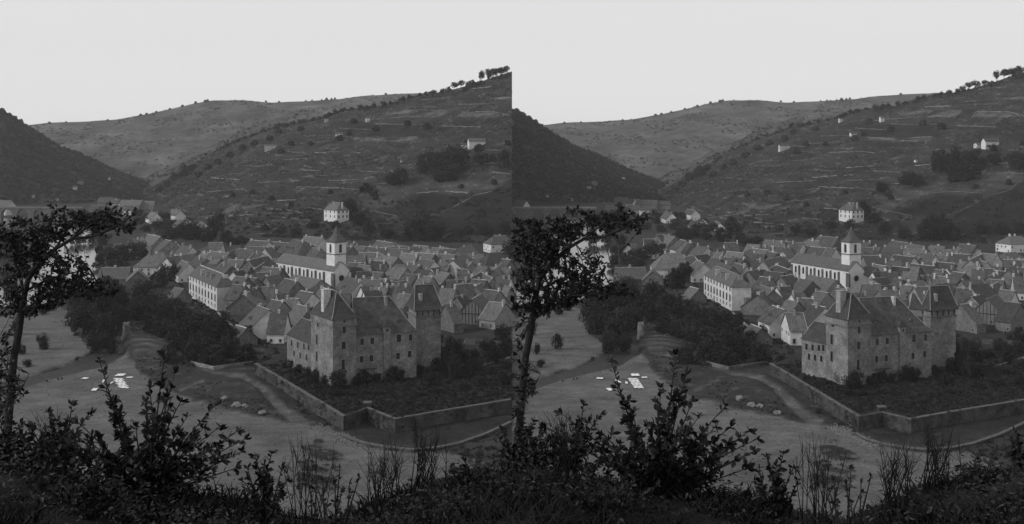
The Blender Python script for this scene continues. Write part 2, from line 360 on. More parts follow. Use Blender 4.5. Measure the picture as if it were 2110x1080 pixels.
def build_hill(k, uL, uR, name):
    h = HILL[k]
    a = max(uL, h['u'][0]); b = min(uR, h['u'][-1])
    us = np.arange(a, b, h['step']); us = np.append(us, b)
    ts = np.concatenate([np.linspace(-0.02, 1, h['rows']), np.linspace(1.03, 1.5, 12)])
    U, T = np.meshgrid(us, ts)
    d0 = np.interp(U, *h['d0']); d1 = np.interp(U, *h['d1'])
    D = d0 + T * (d1 - d0); Z = hill_z(k, U, D)
    Ypx = YH + (H - Z) / D * F
    Uo = U.copy()
    if k == 'right':     # terraces: the slope goes up in small steps
        step = 5.0 + 1.5 * vnoise(U * 4, D, 0.01)
        fr = (Z / step) % 1.0
        Z = Z + np.where(T < 0.97, np.clip((fr - 0.75) * 4, 0, 1) * 1.1 - fr * 0.8, 0) * np.clip(T * 8, 0, 1)
    X = (U + OX - 1055) / F * D
    R = np.zeros_like(U); G = np.zeros_like(U); B = np.zeros_like(U)
    if k == 'right':
        for q in LIGHT_FIELDS: R = np.maximum(R, inside(q, Uo, Ypx) * 0.55)
        for q in STONY: G = np.maximum(G, inside(q, Uo, Ypx))
        for q in DARK_FIELDS: B = np.maximum(B, inside(q, Uo, Ypx))
        lines = np.clip((np.abs(fr - 0.86) < 0.07) * np.clip(vnoise(U * 3, D, 0.045, 4.0) * 2.4, 0, 1) * 0.55, 0, 1)
        G = np.clip(np.maximum(blur(G, 1) * (0.35 + 0.35 * vnoise(X, D, 0.2, 7.0)), lines), 0, 1)
        R = blur(R, 1); B = blur(B, 1)
    if k == 'left':
        G = np.clip(vnoise(X, Z * 4, 0.05, 3.0) * 2.5 - 1.6, 0, 0.6)
    if k == 'far':
        R = np.clip(vnoise(X, Z * 5, 0.012, 3.0) * 2 - 0.3, 0, 0.8); B = np.clip(vnoise(X, Z * 3, 0.02, 8.0) * 2 - 0.4, 0, 1)
    if k == 'mid':
        R = np.maximum(R, inside([(588, 252), (600, 238), (640, 224), (690, 223), (695, 232), (640, 240)], Uo, Ypx)) * 0.8
    nr, nc = U.shape
    # side walls so the hill is a solid block of ground
    V = np.stack([X, D, Z], -1)
    def ext(A): return np.concatenate([A[:, :1], A, A[:, -1:]], 1)
    V = np.concatenate([V[:, :1], V, V[:, -1:]], 1); V[:, 0, 2] = -3; V[:, -1, 2] = -3
    me = np_mesh(name, V.reshape(-1, 3), grid_faces(nr, nc + 2), M[h['mat']])
    set_cover(me, ext(R), ext(G), ext(B))
    o = link(name, me); tag(o, kind='structure'); return o

LIP_U = [-300, 0, 150, 300, 500, 600, 690, 760, 830, 900, 1000, 1060, 1300]
LIP_Y = [965, 965, 985, 1010, 1035, 1062, 1075, 1045, 1010, 990, 975, 965, 960]
DL = 7.0
def near_z(u, D):
    yl = np.interp(u, LIP_U, LIP_Y); zl = H - (yl - YH) / F * DL
    zn = H - 1.75 + 0 * yl
    t = (D - 2.0) / (DL - 2.0)
    z = np.where(D <= DL, zn + (zl - zn) * t, zl - 0.42 * (D - DL) - 0.26 * np.maximum(D - DL - 2, 0))
    return np.maximum(z, -1.5)
def build_near(uL, uR):
    us = np.arange(uL, uR, 8.0); us = np.append(us, uR)
    Ds = np.concatenate([np.linspace(2, 9, 60), np.linspace(9.5, 140, 50)])
    U, D = np.meshgrid(us, Ds); X = (U + OX - 1055) / F * D
    Z = near_z(U, D) + 0.05 * vnoise(X, D, 3.0) * (D < 9) + 0.02 * vnoise(X, D, 9.0) * (D < 9)
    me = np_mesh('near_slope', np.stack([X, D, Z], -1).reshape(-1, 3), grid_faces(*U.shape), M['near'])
    o = link('hillside', me); tag(o, kind='structure'); return o

# ------------------------------------------------------------------ windows, chimneys
def window_mesh(w, h, arch=False):
    b = MB()
    n = 7
    def outline(w, h, inset):
        pts = [(-w / 2 + inset, inset), (w / 2 - inset, inset)]
        if arch:
            r = w / 2 - inset; zc = h - w / 2
            pts += [(r * math.cos(math.pi * i / n), zc + r * math.sin(math.pi * i / n)) for i in range(n + 1)]
        else: pts += [(w / 2 - inset, h - inset), (-w / 2 + inset, h - inset)]
        return pts
    o = outline(w + 0.3, h + 0.3, 0); i = outline(w + 0.3, h + 0.3, 0.15)
    k = len(o)
    for a in range(k):                       # surround standing proud of the wall
        c = (a + 1) % k
        b.face([(o[a][0], 0.10, o[a][1]), (o[c][0], 0.10, o[c][1]), (i[c][0], 0.10, i[c][1]), (i[a][0], 0.10, i[a][1])], 1)
        b.face([(o[a][0], 0, o[a][1]), (o[c][0], 0, o[c][1]), (o[c][0], 0.10, o[c][1]), (o[a][0], 0.10, o[a][1])], 1)
        b.face([(i[a][0], 0.10, i[a][1]), (i[c][0], 0.10, i[c][1]), (i[c][0], 0.03, i[c][1]), (i[a][0], 0.03, i[a][1])], 1)
    b.face([(x, 0.03, z) for x, z in i], 0)
    return b
WIN = {}
def win_mesh(kind):
    if kind not in WIN:
        w, h, arch = {'small': (0.75, 1.0, 0), 'tall': (0.95, 1.7, 0), 'castle': (1.15, 2.0, 0), 'slit': (0.7, 1.3, 0), 'lancet': (1.3, 3.6, 1), 'belfry': (1.5, 4.4, 1), 'arcade': (1.7, 3.3, 1), 'attic': (1.3, 1.7, 0), 'door': (1.3, 2.3, 0), 'cross': (1.4, 2.4, 0), 'castletall': (1.1, 3.2, 0)}[kind]
        WIN[kind] = window_mesh(w, h, arch).mesh('window', [M['dark'], M['frame']])
    return WIN[kind]
def put_window(kind, pos, outward, parent, base, name='window', sc=1.0):
    """pos = sill centre on the wall plane, outward = wall normal (points out)"""
    o = link(name, win_mesh(kind), parent)
    n = Vector((outward.x, outward.y, 0)).normalized(); t = Vector((n.y, -n.x, 0))
    o.matrix_local = Matrix(((t.x * sc, n.x, 0, pos.x - base.x), (t.y * sc, n.y, 0, pos.y - base.y), (0, 0, sc, pos.z - base.z), (0, 0, 0, 1)))
    return o

def chimney(parent, base, c, ax, ay, w, d, z0, z1, m=None):
    b = MB(); b.box(c, ax, ay, w / 2, d / 2, z0, z1 - 0.35); b.box(c, ax, ay, w / 2 + 0.1, d / 2 + 0.1, z1 - 0.35, z1 - 0.12)
    b.box(c, ax, ay, w / 2 - 0.08, d / 2 - 0.08, z1 - 0.12, z1)
    b.v = [(x - base.x, y - base.y, z - base.z) for x, y, z in b.v]
    return b.build('chimney', m or M['chimney'], parent)

# ------------------------------------------------------------------ the general house: rectangle + roof
def roof_shell(b, top, base_pts, thick=0.18):
    pass

class Rect:
    """ground rectangle: corner c, axes a (length la) and bdir (length lb)"""
    def __init__(s, c, a, la, bdir, lb): s.c, s.a, s.la, s.b, s.lb = Vector((c.x, c.y, 0)), a, la, bdir, lb
    def pt(s, i, j, z=0.0):
        q = s.c + s.a * (i * s.la) + s.b * (j * s.lb); return Vector((q.x, q.y, z))

def make_building(name, r, z0, ze, zr, roof='gable', wallm='stone', roofm='slate', ridge_axis='a', over=0.35, hip=0.8, ridge_vis=True, jut=None):
    """returns root, base. roof: gable | hip | pyramid. The ridge runs along axis a of the rectangle."""
    base = r.pt(0.5, 0.5, z0); root = empty(name, base)
    loc = lambda p: Vector(p) - base
    sub = -0.6
    w = MB()
    bot = [loc(r.pt(i, j, z0 + sub)) for i, j in ((0, 0), (1, 0), (1, 1), (0, 1))]
    if roof == 'gable':
        e = [loc(r.pt(i, j, ze)) for i, j in ((0, 0), (1, 0), (1, 1), (0, 1))]
        g0, g1 = loc(r.pt(0, 0.5, zr - 0.05)), loc(r.pt(1, 0.5, zr - 0.05))
        w.face([bot[0], bot[1], e[1], e[0]]); w.face([bot[2], bot[3], e[3], e[2]])
        w.face([bot[1], bot[2], e[2], g1, e[1]]); w.face([bot[3], bot[0], e[0], g0, e[3]])
    else:
        w.prism(bot, [loc(r.pt(i, j, ze)) for i, j in ((0, 0), (1, 0), (1, 1), (0, 1))])
    w.build('wall', M[wallm], root)
    # roof
    oa, ob = over / r.la, over / r.lb
    k = (zr - ze) / (0.5 * r.lb) * over
    sag = 0.0
    th = 0.16
    b = MB()
    def slab(poly):
        poly = [loc(p) for p in poly]
        n = (poly[1] - poly[0]).cross(poly[2] - poly[0]).normalized()
        if n.z < 0: poly = poly[::-1]; n = -n
        b.prism([p for p in poly], [p + n * th for p in poly])
    zo = ze - k
    if roof == 'gable':
        for j0, j1 in ((-ob, 0.5), (1 + ob, 0.5)):
            slab([r.pt(-oa, j0, zo), r.pt(1 + oa, j0, zo), r.pt(1 + oa, j1, zr), r.pt(-oa, j1, zr)])
        rid = [r.pt(-oa, 0.5, zr), r.pt(1 + oa, 0.5, zr)]
    elif roof == 'hip':
        h = min(0.48, hip * 0.5 * r.lb / r.la)
        A, B = r.pt(h, 0.5, zr), r.pt(1 - h, 0.5, zr)
        c0, c1, c2, c3 = r.pt(-oa, -ob, zo), r.pt(1 + oa, -ob, zo), r.pt(1 + oa, 1 + ob, zo), r.pt(-oa, 1 + ob, zo)
        slab([c0, c1, B, A]); slab([c2, c3, A, B]); slab([c1, c2, B]); slab([c3, c0, A])
        rid = [A, B]
    b.build('roof', M[roofm], root)
    rb = MB()
    up = Vector((0, 0, 0.13))
    if ridge_vis:
        d = (rid[1] - rid[0]).normalized(); n = Vector((-d.y, d.x, 0))
        q = [loc(p) + up for p in rid]
        rw, rh = 0.2, 0.2
        rb.prism([q[0] - n * rw, q[1] - n * rw, q[1] + n * rw, q[0] + n * rw], [q[0] - n * rw * .5 + up * (rh / .13), q[1] - n * rw * .5 + up * (rh / .13), q[1] + n * rw * .5 + up * (rh / .13), q[0] + n * rw * .5 + up * (rh / .13)])
        rb.build('ridge', M['ridge'], root)
    if roof == 'gable' and rng.random() < 0.3 and wallm != 'board':
        vb = MB(); i = rng.choice([-oa, 1 + oa]) ; e = loc(r.pt(i, -ob, zo)) + up * 1.4; t_ = loc(r.pt(i, .5, zr)) + up * 1.4
        if rng.random() < .8: vb.tube([e, (e + t_) / 2, t_], [.13, .13, .13], 4); vb.build('verge', M['ridge'], root)
    return root, base, rid

def faces_cam(p, n): return n.dot(Vector((0 - p.x, 0 - p.y, 0))) > 0.12 * math.hypot(p.x, p.y)

def auto_windows(r, root, base, z0, ze, kinds=('small', 'tall'), dens=1.0, gable_z=None, skip=()):
    R = rng
    for wi, (c, t, ln, n) in enumerate(((r.pt(0, 0), r.a, r.la, -r.b), (r.pt(0, 1), r.a, r.la, r.b), (r.pt(0, 0), r.b, r.lb, -r.a), (r.pt(1, 0), r.b, r.lb, r.a))):
        if wi in skip: continue
        mid = c + t * ln / 2
        if not faces_cam(mid, n): continue
        nb = max(1, int(ln / 3.2)); rows = max(1, int((ze - z0) / 2.9))
        for row in range(rows):
            for k in range(nb):
                if R.random() > 0.62 * dens: continue
                q = c + t * (ln * (k + 0.5 + R.uniform(-.12, .12)) / nb)
                kind = kinds[0] if (R.random() < 0.5 or row == rows - 1) else kinds[1]
                hh = 1.3 if kind == kinds[0] else 2.0
                zz = min(z0 + 0.9 + row * 2.8, ze - hh - 0.25)
                put_window(kind, Vector((q.x, q.y, zz)), n, root, base)

HOUSE_LABELS = {}
def house(u1, y1, u2, y2, zr=9.5, hw=4.0, pitch=0.95, roof='gable', wall=None, z0=0.0, ch=None, label=None, cat='house', zone='', roofm='slate', win=1.0, name='village_house', dorm=0, ridge=True):
    if u1 > UMAX or u2 < UMIN: return None
    hw *= rng.uniform(1.1, 1.55) if label is None and y1 > 470 else 1.05; zr += rng.uniform(0, 1.6) if label is None and y1 > 470 else 0; pitch *= rng.uniform(.9, 1.2) if label is None else 1.0
    A, B = P(u1, y1, z0 + zr), P(u2, y2, z0 + zr)
    d = B - A; d.z = 0; L = d.length
    if L < 3: return None
    if L > 34:
        m = (A + B) / 2; A = m - d / L * 17; B = m + d / L * 17; L = 34
    d.normalize(); n = Vector((-d.y, d.x, 0))
    if n.y < 0: n = -n
    rise = min(pitch * hw, zr * 0.62); ze = zr - rise
    ext = hw * 0.8 if roof == 'hip' else 0.0
    c = A - d * ext - n * hw
    r = Rect(c, d, L + 2 * ext, n, 2 * hw)
    wall = wall or rng.choices(['stone', 'render', 'white'], [6, 5, 2])[0]
    if label is None: roofm = rng.choice(['slate', 'slate', 'slate', 'mid_slate', 'mid_slate', 'old_slate', 'pale_slate', 'pale_slate'])
    root, base, rid = make_building(name, r, z0, z0 + ze, z0 + zr, roof, wall, roofm, ridge_vis=ridge and rng.random() < .8)
    auto_windows(r, root, base, z0, z0 + ze, dens=win)
    nch = ch if ch is not None else rng.choices([0, 1, 2], [2, 5, 3])[0]
    spots = [0.06, 0.94, 0.5]
    rng.shuffle(spots)
    for k in range(nch):
        t = spots[k]; q = A + d * (t * L) + n * rng.choice([0, 0, -0.9, 0.9])
        w = rng.uniform(0.8, 1.5)
        chimney(root, base, q, d, n, 0.75 if t != 0.5 else w, w if t != 0.5 else 0.75, z0 + zr - 1.6, z0 + zr + rng.uniform(0.9, 1.9))
    for k in range(dorm):
        t = (k + 0.5) / dorm + rng.uniform(-.08, .08)
        dormer(root, base, A + d * (t * L) - n * (hw * 0.62), d, -n, z0 + zr - rise * 0.62, rise / hw)
    wt = {'stone': 'stone walled', 'render': 'grey rendered', 'white': 'pale limewashed', 'bright': 'whitewashed', 'board': 'boarded', 'castle': 'stone walled'}[wall]
    rt = {'gable': 'gabled', 'hip': 'hip roofed'}[roof]
    ct = {0: 'without chimney', 1: 'with one chimney', 2: 'with two chimneys', 3: 'with three chimneys'}[min(nch, 3)]
    lb = label or f"{wt} {rt} slate house {ct} {zone}".strip()
    tag(root, lb, cat, 'houses: ' + lb)
    return root

def dormer(root, base, q, t, n, z, slope):
    """small roof dormer: q on the roof plane, n points down the slope"""
    b = MB(); w, h, dp = 0.55, 0.85, 1.1
    loc = lambda v, zz: (v.x - base.x, v.y - base.y, zz - base.z)
    f = q + n * 0.35; k = q - n * dp
    b.prism([loc(f - t * w, z - .5), loc(f + t * w, z - .5), loc(k + t * w, z - .5), loc(k - t * w, z - .5)], [loc(f - t * w, z + h), loc(f + t * w, z + h), loc(k + t * w, z + h), loc(k - t * w, z + h)], 1)
    fo = q + n * 0.6
    for s in (-1, 1):
        b.face([loc(fo + t * (s * (w + .2)), z + h - .1), loc(fo, z + h + .65), loc(k, z + h + .65), loc(k + t * (s * (w + .2)), z + h - .1)], 0)
    b.face([loc(f - t * w, z + h), loc(f + t * w, z + h), loc(f, z + h + .6)], 1)
    g = f + n * 0.02
    b.face([loc(g - t * (w * .6), z + .1), loc(g + t * (w * .6), z + .1), loc(g + t * (w * .6), z + h - .1), loc(g - t * (w * .6), z + h - .1)], 2)
    return b.build('dormer', [M['slate'], M['render'], M['dark']], root)

def corner_rect(near, zN, far_left=None, zf=None, u_right=None, far_right=None, u_left=None):
    """rectangle from its near corner and one far corner seen exactly; the other side follows at a right angle until it is seen at u."""
    def solve(p, d, u):
        k = (u + OX - 1055) / F
        return (k * p.y - p.x) / (d.x - k * d.y)
    if far_left is not None:
        q = P(far_left[0], far_left[1], zf); a = Vector((q.x - near.x, q.y - near.y, 0)); la = a.length; a.normalize()
        b = Vector((a.y, -a.x, 0))
        if b.x < 0: b = -b
        return Rect(near, a, la, b, solve(near, b, u_right))
    q = P(far_right[0], far_right[1], zf); b = Vector((q.x - near.x, q.y - near.y, 0)); lb = b.length; b.normalize()
    a = Vector((-b.y, b.x, 0))
    return Rect(near, a, solve(near, a, u_left) if u_left is not None else 10.0, b, lb)

# ------------------------------------------------------------------ trees
def leaf_quads(C, N, S, rs):
    """quads at centres C with normals N and sizes S"""
    n = len(C); a = rs.normal(size=(n, 3)); N = N / np.linalg.norm(N, axis=1)[:, None]
    a -= (a * N).sum(1)[:, None] * N; a /= np.linalg.norm(a, axis=1)[:, None]; b = np.cross(N, a)
    S = S[:, None]; asp = rs.uniform(0.5, 0.9, (n, 1))
    V = np.stack([C - a * S, C - b * S * asp, C + a * S, C + b * S * asp], 1).reshape(-1, 3)
    return V, np.arange(4 * n).reshape(-1, 4)

def crown_mesh(seed, nblob=26, per=70, flat=1.0):
    rs = np.random.RandomState(seed); V = []; 
    C, N, S = [], [], []
    for i in range(nblob):
        d = rs.normal(size=3); d /= np.linalg.norm(d); d[2] = d[2] * 0.9
        rr = rs.uniform(0.35, 0.95); c = d * rr * np.array([0.5, 0.5, 0.46]) + np.array([0, 0, 0.55])
        br = rs.uniform(0.09, 0.23)
        q = rs.normal(size=(per, 3)); q /= np.linalg.norm(q, axis=1)[:, None]
        rad = br * rs.uniform(0.55, 1.08, (per, 1))
        C.append(c + q * rad); N.append(q + rs.normal(size=(per, 3)) * 0.5); S.append(rs.uniform(0.022, 0.046, per))
    V, Fc = leaf_quads(np.concatenate(C), np.concatenate(N), np.concatenate(S), rs)
    return np_mesh('crown', V, Fc, M['leaf'], smooth=False)
CROWNS = [crown_mesh(s, 22 + 2 * s, 78) for s in range(6)]
UMB = []
def umbrella_mesh(seed):
    rs = np.random.RandomState(100 + seed); C, N, S = [], [], []
    for i in range(22):
        a = rs.uniform(0, 6.283); rr = math.sqrt(rs.uniform(0, 1)) * 0.42
        c = np.array([rr * math.cos(a), rr * math.sin(a), 0.75 + rs.uniform(-.06, .08) - rr * 0.25]); br = rs.uniform(0.1, 0.17)
        q = rs.normal(size=(60, 3)); q /= np.linalg.norm(q, axis=1)[:, None]
        C.append(c + q * br * rs.uniform(.5, 1, (60, 1)) * np.array([1, 1, .8])); N.append(q + rs.normal(size=(60, 3)) * .5); S.append(rs.uniform(.025, .05, 60))
    V, Fc = leaf_quads(np.concatenate(C), np.concatenate(N), np.concatenate(S), rs)
    return np_mesh('crown', V, Fc, M['leaf'], smooth=False)
UMBS = [umbrella_mesh(s) for s in range(3)]
def trunk_mesh(seed):
    rs = random.Random(seed); b = MB()
    top = (rs.uniform(-.04, .04), rs.uniform(-.04, .04), 0.55)
    b.tube([(0, 0, -0.05), (top[0] * .4, top[1] * .4, .25), top], [0.03, 0.022, 0.014], 6)
    for k in range(4):
        a = rs.uniform(0, 6.28); s = (top[0] * .5, top[1] * .5, rs.uniform(.25, .45)); e = (s[0] + .25 * math.cos(a), s[1] + .25 * math.sin(a), s[2] + rs.uniform(.2, .35))
        b.tube([s, ((s[0] + e[0]) / 2, (s[1] + e[1]) / 2, (s[2] + e[2]) / 2 - .02), e], [.012, .009, .004], 5)
    return b.mesh('trunk', M['bark'])
TRUNKS = [trunk_mesh(s) for s in range(3)]
def tree(p, h, w, label, group=None, name='tree', cat='tree', crowns=None, drop=0.0):
    root = empty(name, p, rng.uniform(0, 6.28))
    t = link('trunk', rng.choice(TRUNKS), root); t.scale = (h, h, h)
    c = link('crown', rng.choice(crowns or CROWNS), root); c.scale = (w, w, h * (1 + drop)); c.location = (0, 0, -drop * h)
    tag(root, label, cat, group or label); return root

def shrub_cover(name, pts, sizes, label, parent=None, per=26, matn='leaf'):
    """one mass of scrub: many small leafy clumps in one mesh"""
    rs = nrs; n = len(pts)
    q = rs.normal(size=(n, per, 3)); q /= np.linalg.norm(q, axis=2)[:, :, None]; q[:, :, 2] = np.abs(q[:, :, 2]) * 0.85
    C = pts[:, None, :] + q * sizes[:, None, None] * rs.uniform(.55, 1.0, (n, per, 1))
    V, Fc = leaf_quads(C.reshape(-1, 3), (q + rs.normal(size=q.shape) * .4).reshape(-1, 3), np.repeat(sizes, per) * rs.uniform(.25, .42, n * per), rs)
    o = link(name, np_mesh(name, V, Fc, M[matn], smooth=False), parent)
    tag(o, label, name.replace('_', ' ').split()[-1], kind='stuff'); return o

# ------------------------------------------------------------------ near leaves (individual, obovate)
LEAF = np.array([(0, 0, 0), (0.16, 0.28, 0.05), (0.23, 0.62, 0.06), (0, 1.0, -0.04), (-0.23, 0.62, 0.06), (-0.16, 0.28, 0.05), (0, 0.5, -0.02)])
LEAF_F = np.array([(0, 1, 6), (1, 2, 6), (2, 3, 6), (3, 4, 6), (4, 5, 6), (5, 0, 6)])
def leaves_mesh(name, base, dirs, sizes, rs, matn='nearleaf'):
    n = len(base); d = dirs / np.linalg.norm(dirs, axis=1)[:, None]
    up = rs.normal(size=(n, 3)) + np.array([0, -0.2, 0.9]); s = np.cross(d, up); s /= np.linalg.norm(s, axis=1)[:, None]; nn = np.cross(s, d)
    L = LEAF[None] * sizes[:, None, None]
    V = base[:, None, :] + L[:, :, :1] * s[:, None, :] + L[:, :, 1:2] * d[:, None, :] + L[:, :, 2:] * nn[:, None, :]
    Fc = (LEAF_F[None] + (np.arange(n) * 7)[:, None, None]).reshape(-1, 3)
    return np_mesh(name, V.reshape(-1, 3), Fc, M[matn], smooth=False)
LEAF_ME = None
def leaf_objects(parent, base, dirs, sizes, rs):
    global LEAF_ME
    if LEAF_ME is None: LEAF_ME = np_mesh('leaf', LEAF.copy(), LEAF_F.copy(), M['nearleaf'], smooth=False)
    for b, d, s in zip(base, dirs, sizes):
        o = link('leaf', LEAF_ME, parent)
        y = Vector(d).normalized(); up = Vector(rs.normal(size=3)) + Vector((0, -.2, .9)); x = y.cross(up).normalized(); z = x.cross(y)
        m = Matrix((x, y, z)).transposed().to_4x4(); m = Matrix.Translation(Vector(b)) @ m @ Matrix.Diagonal((s, s, s, 1)); o.matrix_local = m

def rosette(c, d, n, size, rs, B, DD, SS, spread=1.0):
    for k in range(n):
        v = np.array(d) * 0.7 + rs.normal(size=3) * 0.75 * spread; B.append(c); DD.append(v); SS.append(size * rs.uniform(.5, 1.3))

def side(f0, B, DD, SS):
    """leaves stay on their own stretch of the slope"""
    x = B[:, 0] + f0[0]; k = (x > .02) if OX > 500 else (x < -.02)
    return B[k], DD[k], SS[k]

def near_bush(root_px, tips, D, leaf, label, group, nobj=120, twig=0.25, dens=1.0, seed=1, spread=0.35):
    """stems rise from one foot; tips are where the shoots end"""
    rs = np.random.RandomState(seed); u0 = root_px
    foot = Vector((WX(u0, D), D, float(near_z(u0, D)) - 0.02))
    root = empty('bush', foot); stems = MB(); B, DD, SS = [], [], []
    f0 = np.array(foot)
    for (u, y) in tips:
        if OX > 500 and u < 8: continue
        dD = D + rs.uniform(-spread, spread); tip = np.array(PD(u, y, dD)) - f0
        mid = tip * 0.5 + np.array([rs.uniform(-.06, .06) - tip[0] * 0.15, 0, -0.02])
        L = np.linalg.norm(tip)
        pts = []; K = 9
        for k in range(K + 1):
            t = k / K; pts.append((1 - t) ** 2 * np.zeros(3) + 2 * t * (1 - t) * mid + t * t * tip)
        stems.tube(pts, [0.009 * (1 - 0.8 * k / K) + 0.001 for k in range(K + 1)], 5)
        m = int(26 * L * dens)
        for k in range(m):                      # leaves along the shoot
            t = rs.uniform(0.3, 1.0); i = min(int(t * K), K - 1); c = pts[i] + (pts[i + 1] - pts[i]) * (t * K - i)
            ax = (pts[i + 1] - pts[i]); ax = ax / np.linalg.norm(ax); v = rs.normal(size=3); v -= v.dot(ax) * ax; v /= np.linalg.norm(v)
            B.append(c); DD.append(ax * 0.7 + v * 0.8); SS.append(leaf * rs.uniform(.7, 1.15))
        rosette(pts[-1], (pts[-1] - pts[-2]) / np.linalg.norm(pts[-1] - pts[-2]), 7, leaf, rs, B, DD, SS)
        for k in range(int(9 * L * dens)):          # side twigs
            t = rs.uniform(0.2, 0.85); i = min(int(t * K), K - 1); c = pts[i]; ax = pts[i + 1] - pts[i]; ax /= np.linalg.norm(ax)
            v = rs.normal(size=3) * np.array([1, .8, .5]); v = v / np.linalg.norm(v) * 0.8 + ax * 0.7 + np.array([0, 0, .15]); v /= np.linalg.norm(v)
            ln = twig * rs.uniform(.4, 1.1) * (1.1 - t); e = c + v * ln
            stems.tube([c, (c + e) / 2 + np.array([0, 0, -.01]), e], [.004, .003, .0015], 4)
            for q in range(5):
                s = rs.uniform(.3, 1); w = rs.normal(size=3); B.append(c + v * ln * s); DD.append(v * .6 + w * .7); SS.append(leaf * rs.uniform(.65, 1.1))
            rosette(e, v, 6, leaf, rs, B, DD, SS)
    B, DD, SS = side(f0, np.array(B), np.array(DD), np.array(SS))
    stems.build('stem', M['bark'], root, smooth=True)
    idx = rs.permutation(len(B)); a, b = idx[:nobj], idx[nobj:]
    leaf_objects(root, B[a], DD[a], SS[a], rs)
    o = link('foliage', leaves_mesh('foliage', B[b], DD[b], SS[b], rs), root); o['kind'] = 'stuff'
    tag(root, label, 'bush', group); return root

def near_tree():
    rs = np.random.RandomState(5); D = 12.0
    foot = Vector((WX(8, D), D, float(near_z(8, D)) - 0.1)); f0 = np.array(foot); root = empty('oak_tree', foot)
    T = lambda u, y, dd=0.0: np.array(PD(u, y, D + dd)) - f0
    tr = MB()
    trunk = [np.zeros(3), T(9, 940), T(17, 870), T(23, 800), T(29, 735), T(39, 685), T(45, 640), T(50, 610), T(58, 575), T(75, 545)]
    tr.tube(trunk, [.058, .052, .048, .045, .043, .041, .038, .035, .030, .026], 9)
    tr.build('trunk', M['bark'], root, smooth=True)
    limbs = [([(58, 575, 0), (85, 540, -.1), (115, 512, -.2), (150, 492, -.2), (190, 488, -.3), (235, 470, -.3), (268, 448, -.3)], .042),
             ([(50, 610, 0), (40, 560, .2), (30, 500, .3), (20, 460, .3)], .03), ([(70, 555, 0), (75, 500, .3), (90, 455, .4)], .03),
             ([(115, 512, -.2), (140, 470, -.2), (165, 445, 0)], .024), ([(45, 640, 0), (80, 620, -.3), (120, 610, -.4)], .025),
             ([(52, 600, 0), (100, 575, .2), (150, 562, .3), (185, 555, .3)], .025), ([(46, 620, 0), (20, 600, -.2), (2, 590, -.3)], .022),
             ([(42, 655, 0), (60, 640, 0.1), (110, 632, 0.1)], .018), ([(150, 492, -.2), (190, 460, -.3), (222, 440, -.3)], .018), ([(185, 555, .3), (205, 590, .3), (215, 605, .2)], .014),
             ([(25, 780, 0), (5, 740, .2), (-5, 700, .3)], .02), ([(22, 830, 0), (45, 800, -.2), (60, 770, -.2)], .016)]
    LP = []
    for pts, r in limbs:
        if OX > 500 and pts[-1][0] < 4: continue
        lb = MB(); q = [T(*p) for p in pts]; lb.tube(q, [.72 * r * (1 - .75 * k / (len(q) - 1)) for k in range(len(q))], 6); LP += q + [(q[i] + q[i + 1]) / 2 for i in range(len(q) - 1)]
        lb.build('branch', M['bark'], root, smooth=True)
    LP = np.array(LP)
    # leafy masses (u, y, ru, ry, density)
    masses = [(30, 475, 45, 26, .85), (85, 472, 45, 28, .85), (130, 465, 40, 28, .85), (172, 460, 35, 24, .85), (215, 465, 35, 20, .9), (130, 590, 40, 20, .9), (180, 600, 35, 14, .9), (70, 535, 40, 22, .8), (150, 530, 18, 10, .5), (230, 600, 22, 12, .6), (30, 620, 30, 24, .8), (115, 545, 30, 16, .8), (235, 445, 22, 16, .9), (270, 455, 16, 20, .6), (255, 475, 16, 10, .5),
              (60, 500, 55, 18, 1.0), (15, 510, 30, 26, .9), (100, 515, 22, 12, .7), (145, 548, 32, 16, 1.0), (178, 548, 18, 14, .7), (110, 570, 35, 14, .9), (55, 560, 30, 20, .7), (20, 555, 22, 18, .5), (165, 572, 30, 10, .7),
              (200, 590, 30, 14, .9), (95, 620, 38, 18, 1.1), (55, 628, 30, 18, 1.3), (110, 600, 40, 22, 1.0), (170, 590, 30, 18, 1.0), (15, 600, 24, 22, .7), (15, 640, 14, 14, .5), (65, 595, 25, 14, .6), (150, 600, 25, 10, .5), (195, 565, 12, 8, .4), (62, 645, 22, 8, .6), (20, 690, 10, 40, .3),
              (5, 720, 16, 24, .6), (8, 770, 22, 30, .7), (35, 800, 20, 22, .5), (5, 830, 25, 30, .9), (120, 432, 20, 10, .4), (222, 430, 8, 12, .5)]
    tw = MB(); B, DD, SS = [], [], []
    for (u, y, ru, ry, dn) in masses:
        n = int(ru * ry * 0.033 * dn) + 2
        for k in range(n):
            a = rs.uniform(0, 6.283); r = math.sqrt(rs.uniform(0, 1)); e = T(u + ru * r * math.cos(a), y + ry * r * math.sin(a), rs.uniform(-.45, .45))
            if OX > 500 and e[0] + f0[0] < .01: continue
            i = np.argmin(((LP - e) ** 2).sum(1)); s = LP[i]; v = e - s; ln = np.linalg.norm(v) + 1e-6
            if ln > .4: s = e - v / ln * .4; v = e - s; ln = .4
            v = v / ln; tw.tube([s, (s + e) / 2 + np.array([0, 0, -.02]), e], [.005, .0035, .0015], 4)
            for q in range(5):
                t = rs.uniform(.4, 1); B.append(s + v * ln * t); DD.append(v * .5 + rs.normal(size=3) * .7); SS.append(.06 * rs.uniform(.7, 1.15))
            rosette(e, v, 7, .058, rs, B, DD, SS)
    tw.build('twig', M['bark'], root)
    B, DD, SS = np.array(B), np.array(DD), np.array(SS); B, DD, SS = side(f0, B, DD, SS); idx = rs.permutation(len(B)); a, b = idx[:120], idx[120:]
    leaf_objects(root, B[a], DD[a], SS[a], rs)
    o = link('foliage', leaves_mesh('foliage', B[b], DD[b], SS[b], rs), root); o['kind'] = 'stuff'
    tag(root, 'young oak with dark leaves leaning over the river on the near slope', 'tree', 'leaning oak trees on the near slope')

